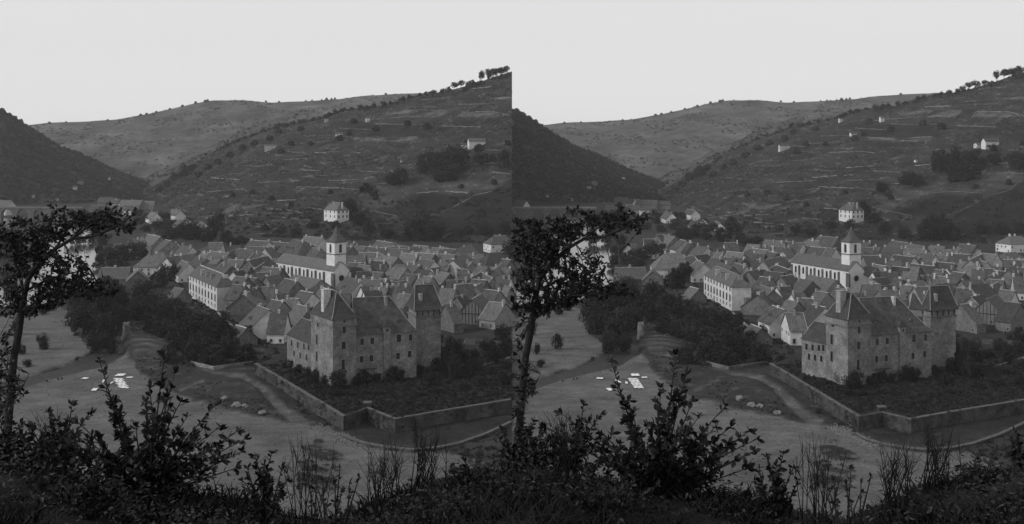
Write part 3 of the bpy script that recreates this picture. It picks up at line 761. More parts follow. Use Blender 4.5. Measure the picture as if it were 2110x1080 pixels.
def stalks(u, y0, tips, D, label, seed):
    rs = np.random.RandomState(seed); foot = Vector((WX(u, D), D, float(near_z(u, D)) - .03)); f0 = np.array(foot); root = empty('broom_plant', foot); b = MB()
    for (tu, ty) in tips:
        for k in range(3):
            t = np.array(PD(tu + rs.uniform(-9, 9), ty + rs.uniform(-5, 25), D + rs.uniform(-.3, .3))) - f0
            s = np.array([rs.uniform(-.12, .12), rs.uniform(-.12, .12), 0]); m = s * .5 + t * .5 + np.array([-(t[0] - s[0]) * .12 + rs.uniform(-.03, .03), 0, .02])
            pts = [(1 - q) ** 2 * s + 2 * q * (1 - q) * m + q * q * t for q in np.linspace(0, 1, 7)]
            b.tube(pts, [.0045 - .0006 * j for j in range(7)], 4)
            for j in range(5):
                q = pts[rs.randint(3, 6)]; e = q + rs.normal(size=3) * .04 + np.array([0, 0, .09]); b.tube([q, e], [.002, .001], 3)
    b.build('stalk', M['stalk'], root); tag(root, label, 'plant', 'plants: ' + label)

def near_grass(uL, uR, n, seed):
    rs = np.random.RandomState(seed)
    D = rs.uniform(2.6, 8.2, n); U = rs.uniform(uL, uR, n); X = (U + OX - 1055) / F * D; Z = near_z(U, D) - .03
    hgt = rs.uniform(.03, .11, n) * (1 + .8 * (vnoise(X, D, 2.0) > .2)) * np.where((U > 540) & (U < 740), .55, 1.0)
    lean = rs.normal(size=(n, 3)) * .45; lean[:, 2] = 1; w = rs.uniform(.004, .009, n)
    s = rs.normal(size=(n, 3)); s[:, 2] = 0; s /= np.linalg.norm(s, axis=1)[:, None]
    P0 = np.stack([X, D, Z], -1); m = P0 + lean * hgt[:, None] * .55; t = m + (lean * np.array([1.8, 1.8, .7])) * hgt[:, None] * .45
    V = np.stack([P0 - s * w[:, None], P0 + s * w[:, None], m + s * w[:, None] * .7, m - s * w[:, None] * .7, t], 1).reshape(-1, 3)
    b = (np.arange(n) * 5)[:, None]
    Fc = np.concatenate([b + np.array([[0, 1, 2]]), b + np.array([[0, 2, 3]]), b + np.array([[3, 2, 4]])])
    o = link('grass', np_mesh('grass', V, Fc, M['grass'], smooth=False)); tag(o, 'dark rough grass on the near slope', 'grass', kind='stuff')

# ------------------------------------------------------------------ small things
def boulder(u, y, w, h, label, z=0.3):
    p = P(u, y, z); s = p.y / F; bm = bmesh.new(); bmesh.ops.create_icosphere(bm, subdivisions=3, radius=1)
    sd = rng.random() * 50
    for v in bm.verts:
        k = 1 + .35 * noise.noise(v.co * 1.3 + Vector((sd, 0, 0))) + .12 * noise.noise(v.co * 4 + Vector((sd, 3, 0))); v.co *= k
        v.co.x *= w * s / 2; v.co.y *= w * s / 2; v.co.z *= h * s / 2
    me = bpy.data.meshes.new('boulder'); bm.to_mesh(me); bm.free(); me.materials.append(M['rock'])
    o = link('boulder', me, None, p + Vector((0, 0, h * s * .15))); tag(o, label, 'boulder', 'boulders: ' + label)

def person(u, y, pose, label, z=0.0):
    p = P(u, y, z); me = bpy.data.meshes.new('person')
    if pose == 'stand':
        J = [((0, 0, .95), .15), ((0, 0, 1.2), .15), ((0, 0, 1.42), .17), ((0, 0, 1.54), .06), ((0, -.02, 1.66), .105), ((.1, 0, .9), .11), ((.1, .02, .48), .075), ((.11, .03, .05), .05), ((.11, -.12, .04), .045), ((-.1, 0, .9), .11), ((-.1, -.08, .48), .075), ((-.11, -.05, .05), .05), ((-.11, -.2, .04), .045),
             ((.21, 0, 1.4), .07), ((.27, .02, 1.12), .05), ((.27, -.1, .88), .035), ((-.21, 0, 1.4), .07), ((-.27, .02, 1.12), .05), ((-.26, -.12, .9), .035)]
    else:   # kneeling over the water
        J = [((0, 0, .42), .19), ((0, -.18, .62), .17), ((0, -.36, .78), .17), ((0, -.44, .86), .06), ((0, -.54, .92), .105), ((.11, 0, .36), .13), ((.12, -.3, .12), .09), ((.12, .12, .08), .07), ((.12, .3, .06), .045), ((-.11, 0, .36), .13), ((-.12, -.3, .12), .09), ((-.12, .12, .08), .07), ((-.12, .3, .06), .045),
             ((.21, -.38, .74), .07), ((.25, -.5, .48), .05), ((.18, -.68, .3), .035), ((-.21, -.38, .74), .07), ((-.25, -.5, .48), .05), ((-.18, -.68, .3), .035)]
    E = [(0, 1), (1, 2), (2, 3), (3, 4), (0, 5), (5, 6), (6, 7), (7, 8), (0, 9), (9, 10), (10, 11), (11, 12), (2, 13), (13, 14), (14, 15), (2, 16), (16, 17), (17, 18)]
    me.from_pydata([j[0] for j in J], E, []); me.materials.append(M['cloth'])
    o = link('person', me, None, p); o.rotation_euler = (0, 0, rng.uniform(-1, 1))
    sk = o.modifiers.new('skin', 'SKIN')
    for i, j in enumerate(J): me.skin_vertices[0].data[i].radius = (j[1], j[1])
    me.skin_vertices[0].data[0].use_root = True
    sm = o.modifiers.new('sub', 'SUBSURF'); sm.levels = 1; sm.render_levels = 1
    hd = Vector(J[4][0]); b = bmesh.new(); bmesh.ops.create_uvsphere(b, u_segments=10, v_segments=8, radius=.125)
    m2 = bpy.data.meshes.new('headscarf'); b.to_mesh(m2); b.free(); m2.materials.append(M['render']); c = link('headscarf', m2, o, hd + Vector((0, .03, .04)))
    tag(o, label, 'person', 'people: ' + label)

def wall_run(name, pts, h, th, matn, label, cat, group=None, cop=True, z0=None, parent=None):
    """a wall along ground points (Vectors); follows their heights"""
    o0 = pts[0]; root = empty(name, o0) if parent is None else parent
    b, c = MB(), MB(); n = len(pts)
    L, R = [], []
    for i, p in enumerate(pts):
        d = (pts[min(i + 1, n - 1)] - pts[max(i - 1, 0)]); d.z = 0; d.normalize(); s = Vector((-d.y, d.x, 0)) * th / 2
        L.append(p - o0 + s); R.append(p - o0 - s)
    up = Vector((0, 0, h)); dn = Vector((0, 0, -0.7)); k = 1.25
    for i in range(n - 1):
        b.prism([R[i] + dn, R[i + 1] + dn, L[i + 1] + dn, L[i] + dn], [R[i] + up, R[i + 1] + up, L[i + 1] + up, L[i] + up])
        if cop:
            f = lambda P_, Q_, t: (P_ + Q_) / 2 + (P_ - Q_) * t / 2
            a0, a1 = f(R[i], L[i], k), f(R[i + 1], L[i + 1], k); b0, b1 = f(L[i], R[i], k), f(L[i + 1], R[i + 1], k); u1 = up + Vector((0, 0, .003)); u2 = up + Vector((0, 0, .28))
            c.prism([a0 + u1, a1 + u1, b1 + u1, b0 + u1], [a0 + u2, a1 + u2, b1 + u2, b0 + u2])
    if not cop: o = b.build(name, M[matn], None); o.location = o0; bpy.data.objects.remove(root); tag(o, label, cat, group); return o
    b.build('wall_face', M[matn], root); c.build('coping', M['coping'], root); tag(root, label, cat, group); return root

# ================================================================== landmark buildings
def church():
    near = P(687, 600, 0); ze = H - (558.5 - YH) / F * near.y
    r = corner_rect(near, 0, far_left=(569, 539.5), zf=ze, u_right=720)
    zr = ze + r.lb * 0.5 * 0.88
    root, base, rid = make_building('church', r, 0, ze, zr, 'gable', 'bright', 'slate', over=0.4, ridge_vis=False)
    tag(root, 'long pale church with square belfry, pointed spire and round window', 'church', 'churches in the middle of the roofs')
    # buttresses and lancets along the side facing the river (b = 0 side)
    n = -r.b
    nb = 7
    for k in range(nb + 1):
        q = r.pt((k + .08) / (nb + .25), 0); b = MB(); b.box(q + n * .35, r.a, n, .45, .5, -.5, ze - 1.2)
        b.v = [(x - base.x, y - base.y, z - base.z) for x, y, z in b.v]; b.build('buttress', M['stone'], root)
    for k in range(nb - 1):
        q = r.pt((k + 1.6) / (nb + .25), 0); put_window('lancet', Vector((q.x, q.y, ze - 5.6)), n, root, base)
    # round window in the west front
    fc = r.pt(0, .5, 0); nn = -r.a; cz = H - (575 - YH) / F * near.y; rad = 5.6 / F * near.y
    for nm, r0, r1, m, y in (('rose_window', 0, rad, 'dark', .06), ('rose_frame', rad, rad + .35, 'frame', .12)):
        b = MB(); K = 20
        pt = lambda rr, t, yy: (fc + r.b * (rr * math.cos(t)) + nn * yy + Vector((0, 0, cz + rr * math.sin(t)))) - base
        if r0 == 0: b.face([pt(r1, 2 * math.pi * k / K, y) for k in range(K)])
        else:
            for k in range(K):
                t0, t1 = 2 * math.pi * k / K, 2 * math.pi * (k + 1) / K
                b.face([pt(r0, t0, y), pt(r0, t1, y), pt(r1, t1, y), pt(r1, t0, y)]); b.face([pt(r1, t0, y), pt(r1, t1, y), pt(r1, t1, 0), pt(r1, t0, 0)])
        b.build(nm, M[m], root)
    for s in (0, 1):
        q = r.pt(0, s); b = MB(); b.box(q + nn * .4, r.b, nn, .6, .5, -.5, ze - 1.5); b.v = [(x - base.x, y - base.y, z - base.z) for x, y, z in b.v]; b.build('buttress', M['stone'], root)
    put_window('door', fc + Vector((0, 0, .2)), nn, root, base, 'door', 1.3)
    # belfry
    tn = near + r.a * 12.0 + r.b * (r.lb * .18); D = tn.y
    kk = (689.5 + OX - 1055) / F; tn = near + r.a * 2.2; tn = tn + r.b * ((kk * tn.y - tn.x) / (r.b.x - kk * r.b.y))
    tn.z = 0
    def solve(p, d, u): k = (u + OX - 1055) / F; return (k * p.y - p.x) / (d.x - k * d.y)
    la, lb = solve(tn, r.a, 672.8), solve(tn, r.b, 713.3)
    tr = Rect(tn, r.a, la, r.b, lb)
    zt = H - (499 - YH) / F * tn.y; zs = H - (525 - YH) / F * tn.y; za = H - (464.5 - YH) / F * (tn.y + 5)
    loc = lambda p: p - base
    def boxpart(nm, e, z0, z1, m):
        b = MB(); q = [loc(tr.pt(i, j)) for i, j in ((-e / la, -e / lb), (1 + e / la, -e / lb), (1 + e / la, 1 + e / lb), (-e / la, 1 + e / lb))]
        b.prism([Vector((v.x, v.y, z0)) for v in q], [Vector((v.x, v.y, z1)) for v in q]); return b.build(nm, M[m], tower)
    tower = boxpart2 = None
    b = MB(); q = [loc(tr.pt(i, j)) for i, j in ((0, 0), (1, 0), (1, 1), (0, 1))]
    b.prism([Vector((v.x, v.y, 0)) for v in q], [Vector((v.x, v.y, zt)) for v in q]); tower = b.build('belfry', M['bright'], root)
    boxpart('string_course', .25, zs - .2, zs + .3, 'stone'); boxpart('cornice', .35, zt - .5, zt + .003, 'stone')
    for c, t, ln, nrm in ((tr.pt(0, 0), tr.a, la, -tr.b), (tr.pt(0, 0), tr.b, lb, -tr.a)):
        qq = c + t * (ln * .5); put_window('belfry', Vector((qq.x, qq.y, zs + .8)), nrm, tower, base, 'belfry_opening')
    # flared spire
    b = MB(); cx = loc(tr.pt(.5, .5)); prof = [(1.16, 0), (1.0, .08), (.72, .24), (.48, .45), (.25, .70), (.0, 1.0)]
    rings = []
    for s, t in prof[:-1]:
        K = []
        for i, j in ((-.5, -.5), (.5, -.5), (.5, .5), (-.5, .5)):
            full = tr.a * (i * la * s) + tr.b * (j * lb * s); K.append((Vector((cx.x + full.x, cx.y + full.y, zt + (za - zt) * t))))
        # octagonal chamfer growing towards the top
        ch = min(.30, t * .9); Q = []
        for i in range(4): Q += [K[i] + (K[i - 1] - K[i]) * ch, K[i] + (K[(i + 1) % 4] - K[i]) * ch]
        rings.append(Q)
    for A_, B_ in zip(rings, rings[1:]):
        for i in range(8): b.face([A_[i], A_[(i + 1) % 8], B_[(i + 1) % 8], B_[i]])
    apex = Vector((cx.x, cx.y, za))
    for i in range(8): b.face([rings[-1][i], rings[-1][(i + 1) % 8], apex])
    b.face(list(reversed(rings[0]))); b.build('spire', M['slate'], root)
    b = MB(); b.tube([apex - Vector((0, 0, .3)), apex + Vector((0, 0, 1.6))], [.09, .05], 5); b.build('finial', M['iron'], root)
    return root

def arcade_house():
    near = P(447, 642, 0); ze = H - (591 - YH) / F * near.y
    r = corner_rect(near, 0, far_left=(389.4, 566), zf=ze, u_right=487)
    root, base, rid = make_building('long_house', r, 0, ze, ze + 4.9, 'hip', 'white', 'slate', hip=1.1)
    tag(root, 'long pale three storey house with rows of arched windows above the riverside gardens', 'house', 'long houses with arched windows')
    n = -r.b
    for k in range(9):
        q = r.pt((k + .55) / 9.1, 0)
        put_window('attic', Vector((q.x, q.y, ze - 2.5)), n, root, base)
        put_window('arcade', Vector((q.x, q.y, ze - 7.3)), n, root, base)
        put_window('small', Vector((q.x, q.y, ze - 9.8)), n, root, base, sc=1.25)
    for t in (.25, .42, .6):
        q = r.pt(1 - t - .12, .22); chimney(root, base, q, r.b, r.a, 2.0, .55, ze + 1.5, ze + 4.6)
    q = r.pt(.07, .55); chimney(root, base, q, r.b, r.a, 2.4, 1.0, ze + .6, ze + 4.9, M['chimney'])
    # porch at the end wall
    q = r.pt(0, .78); b = MB(); b.box(q - r.a * 1.2, r.a, r.b, 1.2, 1.5, -.5, 6.5); b.v = [(x - base.x, y - base.y, z - base.z) for x, y, z in b.v]; b.build('porch', M['stone'], root)
    return root

GZ = 3.5
def castle():
    near = P(686, 797, GZ); D = near.y; z_of = lambda y, d=D: H - (y - YH) / F * d
    ze = z_of(659); zc = z_of(675)
    r = corner_rect(near, GZ, far_right=(734, 654), zf=ze, u_left=641)
    # ---- corner tower
    root, base, _ = make_building('castle', r, GZ, zc, ze + .01, 'hip', 'castle', 'old_slate', ridge_vis=False) if False else (empty('castle', r.pt(.5, .5, GZ)), r.pt(.5, .5, GZ), None)
    tag(root, 'grey stone castle with two hip roofed towers and a steep slate main roof', 'castle', 'castles behind the garden wall')
    loc = lambda p: p - base
    def block(nm, R_, z0, z1, m, parent=root, e=0.0):
        b = MB(); q = [loc(R_.pt(i, j)) for i, j in ((-e / R_.la, -e / R_.lb), (1 + e / R_.la, -e / R_.lb), (1 + e / R_.la, 1 + e / R_.lb), (-e / R_.la, 1 + e / R_.lb))]
        b.prism([Vector((v.x, v.y, z0 - base.z)) for v in q], [Vector((v.x, v.y, z1 - base.z)) for v in q]); return b.build(nm, M[m], parent)
    def hip(nm, R_, ze_, zr_, ends, over=.5, flare=.0, parent=root, m='old_slate', j=.5):
        """ends = (i0, i1) ridge positions along axis a"""
        oa, ob = over / R_.la, over / R_.lb; b = MB()
        c = [R_.pt(-oa, -ob, ze_), R_.pt(1 + oa, -ob, ze_), R_.pt(1 + oa, 1 + ob, ze_), R_.pt(-oa, 1 + ob, ze_)]; A, B = R_.pt(ends[0], j, zr_), R_.pt(ends[1], j, zr_)
        c = [loc(v) for v in c]; A, B = loc(A), loc(B)
        # bell-cast: a flatter foot
        def mid(p, top, t, up): v = p + (top - p) * t; v.z = p.z + (top.z - p.z) * up; return v
        t, up = .22, .15
        m0, m1, m2, m3 = mid(c[0], A, t, up), mid(c[1], B, t, up), mid(c[2], B, t, up), mid(c[3], A, t, up)
        b.face([c[0], c[1], m1, m0]); b.face([c[1], c[2], m2, m1]); b.face([c[2], c[3], m3, m2]); b.face([c[3], c[0], m0, m3])
        b.face([m0, m1, B, A]); b.face([m1, m2, B]); b.face([m2, m3, A, B]); b.face([m3, m0, A]); b.face([c[3], c[2], c[1], c[0]])
        o = b.build(nm, M[m], parent)
        rb = MB(); u = Vector((0, 0, .12))
        for p_, q_ in ((A, B), (m0, A), (c[0], m0), (m3, A), (m1, B)):
            rb.tube([p_ + u, q_ + u], [.13, .13], 4)
        rb.build('ridge', M['frame'], o); return o
    t1 = block('tower', r, GZ - .6, zc, 'castle'); block('cornice', r, zc - .002 + .004, zc + .5, 'stone', t1, .35); block('upper_storey', r, zc + .5, ze, 'castle', t1, .12)
    hip('roof', r, ze, z_of(607), (.36, .64), .7)
    cz = r.pt(.62, .12); 
    q = r.pt(.52, .2); chimney(root, base, q, r.b, r.a, 2.4, 1.9, ze + .5, z_of(607) + .6, M['chimney'])
    def on_right(u, y, kind, R_=r, nm='window'):
        k = (u + OX - 1055) / F; t = (k * R_.c.y - R_.c.x) / (R_.b.x - k * R_.b.y); p = R_.c + R_.b * t; put_window(kind, Vector((p.x, p.y, H - (y - YH) / F * p.y)), -R_.a, root, base, nm)
    def on_left(u, y, kind, R_=r):
        k = (u + OX - 1055) / F; t = (k * R_.c.y - R_.c.x) / (R_.a.x - k * R_.a.y); p = R_.c + R_.a * t; put_window(kind, Vector((p.x, p.y, H - (y - YH) / F * p.y)), -R_.b, root, base)
    for a in ((709, 688, 'castle'), (708, 721, 'cross'), (707, 763, 'castletall')): on_right(*a)
    for a in ((655, 675, 'castle'), (653, 711, 'castletall'), (653, 746, 'castletall')): on_left(*a)
    k_ = (709 + OX - 1055) / F; t_ = (k_ * r.c.y - r.c.x) / (r.b.x - k_ * r.b.y); pp = r.c + r.b * t_ - r.a * .14; put_window('small', Vector((pp.x, pp.y, ze - 1.4)), -r.a, root, base)
    # ---- main range
    zm = z_of(692, 316)
    c0 = r.pt(0.06, 1.0); c0.z = 0
    far = P(858, 682, zm); b_ = Vector((far.x - c0.x, far.y - c0.y, 0)); lb = b_.length; b_.normalize(); a_ = Vector((-b_.y, b_.x, 0))
    mr = Rect(c0, a_, 12.5, b_, lb)
    mw = block('main_range', mr, GZ - .6, zm, 'castle')
    rr = Rect(mr.pt(0, 0), b_, lb, a_, 12.5)
    def su(R_, u): k = (u + OX - 1055) / F; return ((k * R_.c.y - R_.c.x) / (R_.a.x - k * R_.a.y)) / R_.la
    hip('main_roof', rr, zm, z_of(614, 324), (max(.02, su(rr, 735)), su(rr, 812)), .55, m='mid_slate')
    for a in ((746, 712, 'castle'), (767, 710, 'castle'), (822, 706, 'cross'), (846, 703, 'castle'), (798, 724, 'castle'), (745, 748, 'castle'), (765, 746, 'castle'), (820, 741, 'castle'), (844, 737, 'castle')): on_right(*a, R_=mr)
    on_right(738, 785, 'door', mr, 'door')
    # stair shaft with a gabled lucarne through the eaves
    k = (797 + OX - 1055) / F; t = (k * mr.c.y - mr.c.x) / (mr.b.x - k * mr.b.y); s = mr.c + mr.b * t
    b = MB(); b.box(s - mr.a * .25, mr.b, mr.a, 1.15, .35, GZ - .5, zm + 2.0); b.v = [(x - base.x, y - base.y, z - base.z) for x, y, z in b.v]; sh = b.build('stair_shaft', M['castle'], root)
    b = MB(); f = s - mr.a * .9; kk = s + mr.a * 5; w = 1.5; z1, z2 = zm + 1.9, zm + 5.2
    fl = lambda v, z: Vector((v.x, v.y, z)) - base
    for sgn in (-1, 1): b.face([fl(f + mr.b * (w * sgn), z1), fl(f, z2) + Vector((0, 0, -1.0)) + (mr.a * 1.2), fl(kk, z2) + Vector((0, 0, -1.0)), fl(kk + mr.b * (w * sgn), z1)])
    b.face([fl(f - mr.b * w, z1), fl(f + mr.b * w, z1), fl(f, z2 - 1.0) + mr.a * 1.2]); b.build('lucarne_roof', M['old_slate'], sh)
    b = MB(); b.box(s + mr.a * 2, mr.b, mr.a, 1.1, 2.0, zm - .5, zm + 1.9); b.v = [(x - base.x, y - base.y, z - base.z) for x, y, z in b.v]; b.build('lucarne', M['castle'], sh)
    put_window('small', Vector((s.x, s.y, zm + .3)) - mr.a * .62, -mr.a, sh, base)
    for (u, jj, z0, z1, w, dd) in ((803, .42, 611, 634, .9, 1.2), (835, .2, 660, 676, .7, .9), (775, .62, 616, 628, .8, .8)):
        q = rr.pt(su(rr, u), jj); chimney(root, base, q, b_, a_, w, dd, z_of(z1, q.y) - 1, z_of(z0, q.y))
    for u in (752, 824):
        q = rr.pt(su(rr, u), .18); dormer(root, base, q, b_, -a_, zm + 2.6, 1.6)
    # balcony with plants
    k = (756 + OX - 1055) / F; t = (k * mr.c.y - mr.c.x) / (mr.b.x - k * mr.b.y); s = mr.c + mr.b * t; b = MB(); zb = z_of(759, s.y)
    b.box(s - mr.a * .5, mr.b, mr.a, 2.9, .55, zb - .15, zb); 
    for i in range(13): b.box(s - mr.a * 1.0 + mr.b * (-2.8 + i * .467), mr.b, mr.a, .03, .03, zb, zb + .9)
    b.box(s - mr.a * 1.0, mr.b, mr.a, 2.85, .04, zb + .9, zb + .96); b.v = [(x - base.x, y - base.y, z - base.z) for x, y, z in b.v]; b.build('balcony', M['iron'], root)
    # ---- second tower
    n2 = P(857, 757, GZ); zt = z_of(640, n2.y); zk = z_of(655, n2.y)
    t2r = corner_rect(n2, GZ, far_right=(908.5, 753), zf=GZ, u_left=841)
    t2r.la = min(t2r.la, 12.0)
    t2 = block('tower', t2r, GZ - .6, zk, 'castle'); block('cornice', t2r, zk + .002, zk + .5, 'stone', t2, .3); block('upper_storey', t2r, zk + .5, zt, 'castle', t2, -.2)
    rr2 = Rect(t2r.pt(0, 0), t2r.b, t2r.lb, t2r.a, t2r.la)
    hip('roof', rr2, zt, z_of(588, n2.y + 5), (.12, .86), .8)
    for i in (.05, .27, .5, .72, .95):
        q = t2r.pt(0, i); b = MB(); b.box(q + t2r.a * .1, t2r.b, t2r.a, .16, .16, zk + .5, zt); b.v = [(x - base.x, y - base.y, z - base.z) for x, y, z in b.v]; b.build('gallery_post', M['timber'], t2)
    q = rr2.pt(su(rr2, 870), .22); chimney(root, base, q, t2r.b, t2r.a, 1.1, 1.0, zt + 1, z_of(605, q.y), M['chimney'])
    # ---- low wing running back along the river side
    zw = z_of(710, r.pt(1, 0).y)
    nw = r.pt(1, 0); q = P(590, 682, zw); a2 = r.a; 
    k = (590 + OX - 1055) / F; la = (k * nw.y - nw.x) / (a2.x - k * a2.y); la = min(la, 40)
    wr = Rect(nw + r.b * .25, a2, la, r.b, 8.5)
    block('wing', wr, GZ - 3.6, zw, 'castle'); hip('wing_roof', wr, zw, zw + 5.5, (.0, .9), .4)
    for i, (t, z) in enumerate(((.12, 5.5), (.3, 5.2), (.55, 4.8), (.8, 4.6), (.2, 2.0), (.45, 1.8), (.7, 1.6))):
        p_ = wr.pt(t, 0); put_window('castle', Vector((p_.x, p_.y, zw - 8 + z)), -r.b, root, base)
    return root

def terrace():
    """raised castle garden: one sheet held by the garden wall"""
    yC = 839 if OX == 0 else 848
    pts = [P(527, 752, GZ), P(710, 861, GZ), P(757, yC + 4, GZ), P(815, 866, GZ), P(1053 if OX == 0 else 1160, 824 if OX == 0 else 805, GZ)]
    if OX == 0: back = [P(1053, 690, GZ)]
    else: back = [P(1160, 690, GZ)]
    back += [P(930, 690, GZ), P(900, 735, GZ), P(700, 735, GZ), P(600, 722, GZ)]
    bm = bmesh.new(); vs = [bm.verts.new(p) for p in pts + back]; f = bm.faces.new(vs)
    lo = [bm.verts.new((p.x, p.y, -.8)) for p in pts + back]
    n = len(vs)
    for i in range(n): bm.faces.new((vs[i], lo[i], lo[(i + 1) % n], vs[(i + 1) % n]))
    bmesh.ops.triangulate(bm, faces=[f]); bmesh.ops.recalc_face_normals(bm, faces=bm.faces[:])
    me = bpy.data.meshes.new('garden'); bm.to_mesh(me); bm.free(); me.materials.append(M['gardenm']); o = link('garden_ground', me); tag(o, kind='structure')
    # outer wall
    top = [(527, 748), (575, 776), (640, 815), (710, 857), (757, yC), (815, 862), (900, 847), (1000, 831), (1053, 822)] + ([(1160, 803)] if OX else [])
    q = [P(u, y, 4.3) for u, y in top]
    for v in q: v.z = 0
    wall_run('garden_wall', q, 4.05, .8, 'wall', 'long weathered stone garden wall below the castle with stone coping', 'wall', 'garden walls below the castle')
    rs = np.random.RandomState(88); C_ = []
    for a_, b_ in zip(q, q[1:]):
        L_ = (b_ - a_).length; dr = (b_ - a_).normalized(); nn_ = Vector((dr.y, -dr.x, 0)); nn_ = nn_ if nn_.y < 0 else -nn_
        for k in range(int(L_ * 5)):
            t = rs.uniform(0, L_); pos = a_ + dr * t + nn_ * rs.uniform(.3, .55)
            if noise.noise(Vector((pos.x * .25, pos.y * .25, 2.0))) + rs.uniform(-.15, .15) > .02: C_.append((pos.x, pos.y, rs.uniform(.2, 4.4)))
    shrub_cover('wall_ivy', np.array(C_), rs.uniform(.15, .6, len(C_)), 'dark ivy hanging on the garden wall', per=12)
    # gate pier at the inner angle
    b = MB(); p_ = P(757, yC - 1, 4.3); p_.z = 0; e = empty('gate_pier', p_)
    b.box((0, .4, 0), (1, 0, 0), (0, 1, 0), .9, .7, -.5, 5.2); b.build('pier', M['wall'], e); b = MB(); b.box((0, .4, 0), (1, 0, 0), (0, 1, 0), 1.15, .95, 5.203, 5.6); b.build('cap', M['coping'], e)
    tag(e, 'squat stone pier with flat cap at the angle of the garden wall', 'pier', 'garden wall piers')
    # low parapet of the riverside road
    q = [P(u, y, .9) for u, y in ((703, 892), (725, 903), (750, 911), (800, 920), (850, 925), (900, 921), (945, 912), (1000, 893), (1053, 868)) + (((1160, 815),) if OX else ())]
    for v in q: v.z = 0
    wall_run('parapet', q, .65, .7, 'wall', 'low curved parapet with pale coping beside the riverside lane', 'wall', 'low parapets by the lane')
    q = [P(u, y, GZ + .8) for u, y in ((945, 763), (990, 752), (1050, 733))]
    for v in q: v.z = GZ
    wall_run('garden_border', q, .5, .5, 'drystone', 'low pale stone edging crossing the castle garden', 'wall', 'stone edgings in the castle garden', cop=False)

M['gardenm'] = mat('garden_soil', 0.017, 0.5, 0.25, bump=0.3)

def viaduct():
    z0 = -2.0; D = P(100, 458, 0).y; zt = H - (427 - YH) / F * D; root_u = -160 if OX == 0 else 2
    x0, x1 = WX(root_u, D), WX(168, D); e = empty('viaduct', ((x0 + x1) / 2, D, 0))
    px = D / F
    centres = [c for c in (-112, -80, -48, -16, 16, 48, 82, 117, 150) if c > root_u + 14]
    cx = e.location.x; top = zt - 1.0; b = MB(); K = 10; w = 2.6
    segs = []
    prev = x0
    for c in centres:
        xc = WX(c, D); r = (11 if c < 100 else 12) * px; zs = top - 1.0 - r
        # spandrel polygon pieces front and back, built as narrow prisms across the arch
        if xc - r > prev: b.prism([(prev - cx, -w, z0), (xc - r - cx, -w, z0), (xc - r - cx, w, z0), (prev - cx, w, z0)], [(prev - cx, -w, top), (xc - r - cx, -w, top), (xc - r - cx, w, top), (prev - cx, w, top)])
        for k in range(K):
            a0, a1 = math.pi - math.pi * k / K, math.pi - math.pi * (k + 1) / K
            xa, xb = xc + r * math.cos(a0), xc + r * math.cos(a1); za, zb = zs + r * math.sin(a0), zs + r * math.sin(a1)
            b.prism([(xa - cx, -w, za), (xb - cx, -w, zb), (xb - cx, w, zb), (xa - cx, w, za)], [(xa - cx, -w, top), (xb - cx, -w, top), (xb - cx, w, top), (xa - cx, w, top)])
        prev = xc + r
    b.prism([(prev - cx, -w, z0), (x1 - cx, -w, z0), (x1 - cx, w, z0), (prev - cx, w, z0)], [(prev - cx, -w, top), (x1 - cx, -w, top), (x1 - cx, w, top), (prev - cx, w, top)])
    b.build('arcade', M['stone'], e)
    b = MB(); b.box((0, 0, 0), (1, 0, 0), (0, 1, 0), (x1 - x0) / 2, w + .4, top + .003, top + .45); b.box((0, -w - .1, 0), (1, 0, 0), (0, 1, 0), (x1 - x0) / 2, .25, top + .453, top + 1.3); b.box((0, w + .1, 0), (1, 0, 0), (0, 1, 0), (x1 - x0) / 2, .25, top + .453, top + 1.3)
    b.build('parapet', M['render'], e); tag(e, 'grey stone bridge of round arches across the river below the wooded hill', 'bridge', 'arched bridges upstream')

def manor():
    p = hill_at('right', 690, 462); z = p.z - .4; D = p.y
    near = Vector((WX(694, D), D, 0)); ze = H - (434 - YH) / F * D; zr = H - (418.5 - YH) / F * (D + 4)
    fl = P(667.5, 431.5, ze); fl_d = Vector((fl.x - near.x, fl.y - near.y, 0))
    r = Rect(near, fl_d.normalized(), max(8, min(26, fl_d.length)), None, 0); r.b = Vector((r.a.y, -r.a.x, 0)); r.b = r.b if r.b.x > 0 else -r.b
    k = (719 + OX - 1055) / F; r.lb = max(8, min(20, (k * near.y - near.x) / (r.b.x - k * r.b.y)))
    if r.la < r.lb: r = Rect(r.c, r.b, r.lb, r.a, r.la)
    root, base, rid = make_building('manor_house', r, z - 1, ze, zr, 'hip', 'bright', 'slate', hip=.75)
    for c, t, ln, n in ((r.pt(0, 0), r.a, r.la, -r.b), (r.pt(0, 0), r.b, r.lb, -r.a)):
        for k in range(3):
            for zz in (ze - 2.6, ze - 6.6):
                q = c + t * (ln * (k + .5) / 3); put_window('tall', Vector((q.x, q.y, zz)), n, root, base, sc=1.2)
    q = r.pt(.45, .35); chimney(root, base, q, r.a, r.b, 1.2, 1.0, zr - 4, zr + .2); q = r.pt(.05, .5); chimney(root, base, q, r.a, r.b, 1.0, 1.0, ze, zr + .8)
    tag(root, 'tall white manor with steep hip roof above the spire at the hill foot', 'house', 'white manors at the hill foot')

def hill_house(u, y, w, h, rise, wall, label, roof='gable', depth=6.0, k='right', skew=.25):
    if u > UMAX or u < UMIN: return
    p = hill_at(k, u, y); s = p.y / F; a = Vector((math.cos(skew), math.sin(skew), 0)); b = Vector((-a.y, a.x, 0)); W = w * s
    r = Rect(Vector((p.x, p.y, 0)) - a * W / 2, a, W, b, depth)
    z0 = p.z - .5; ze = p.z + h * s; zr = ze + rise * s
    root, base, _ = make_building('hill_house', r, z0 - 1.5, ze, zr, roof, wall, 'slate', over=.25, hip=.7, ridge_vis=False)
    auto_windows(r, root, base, z0 + .3, ze, dens=.8)
    tag(root, label, 'house', 'houses: ' + label); return root, r, base, ze, zr

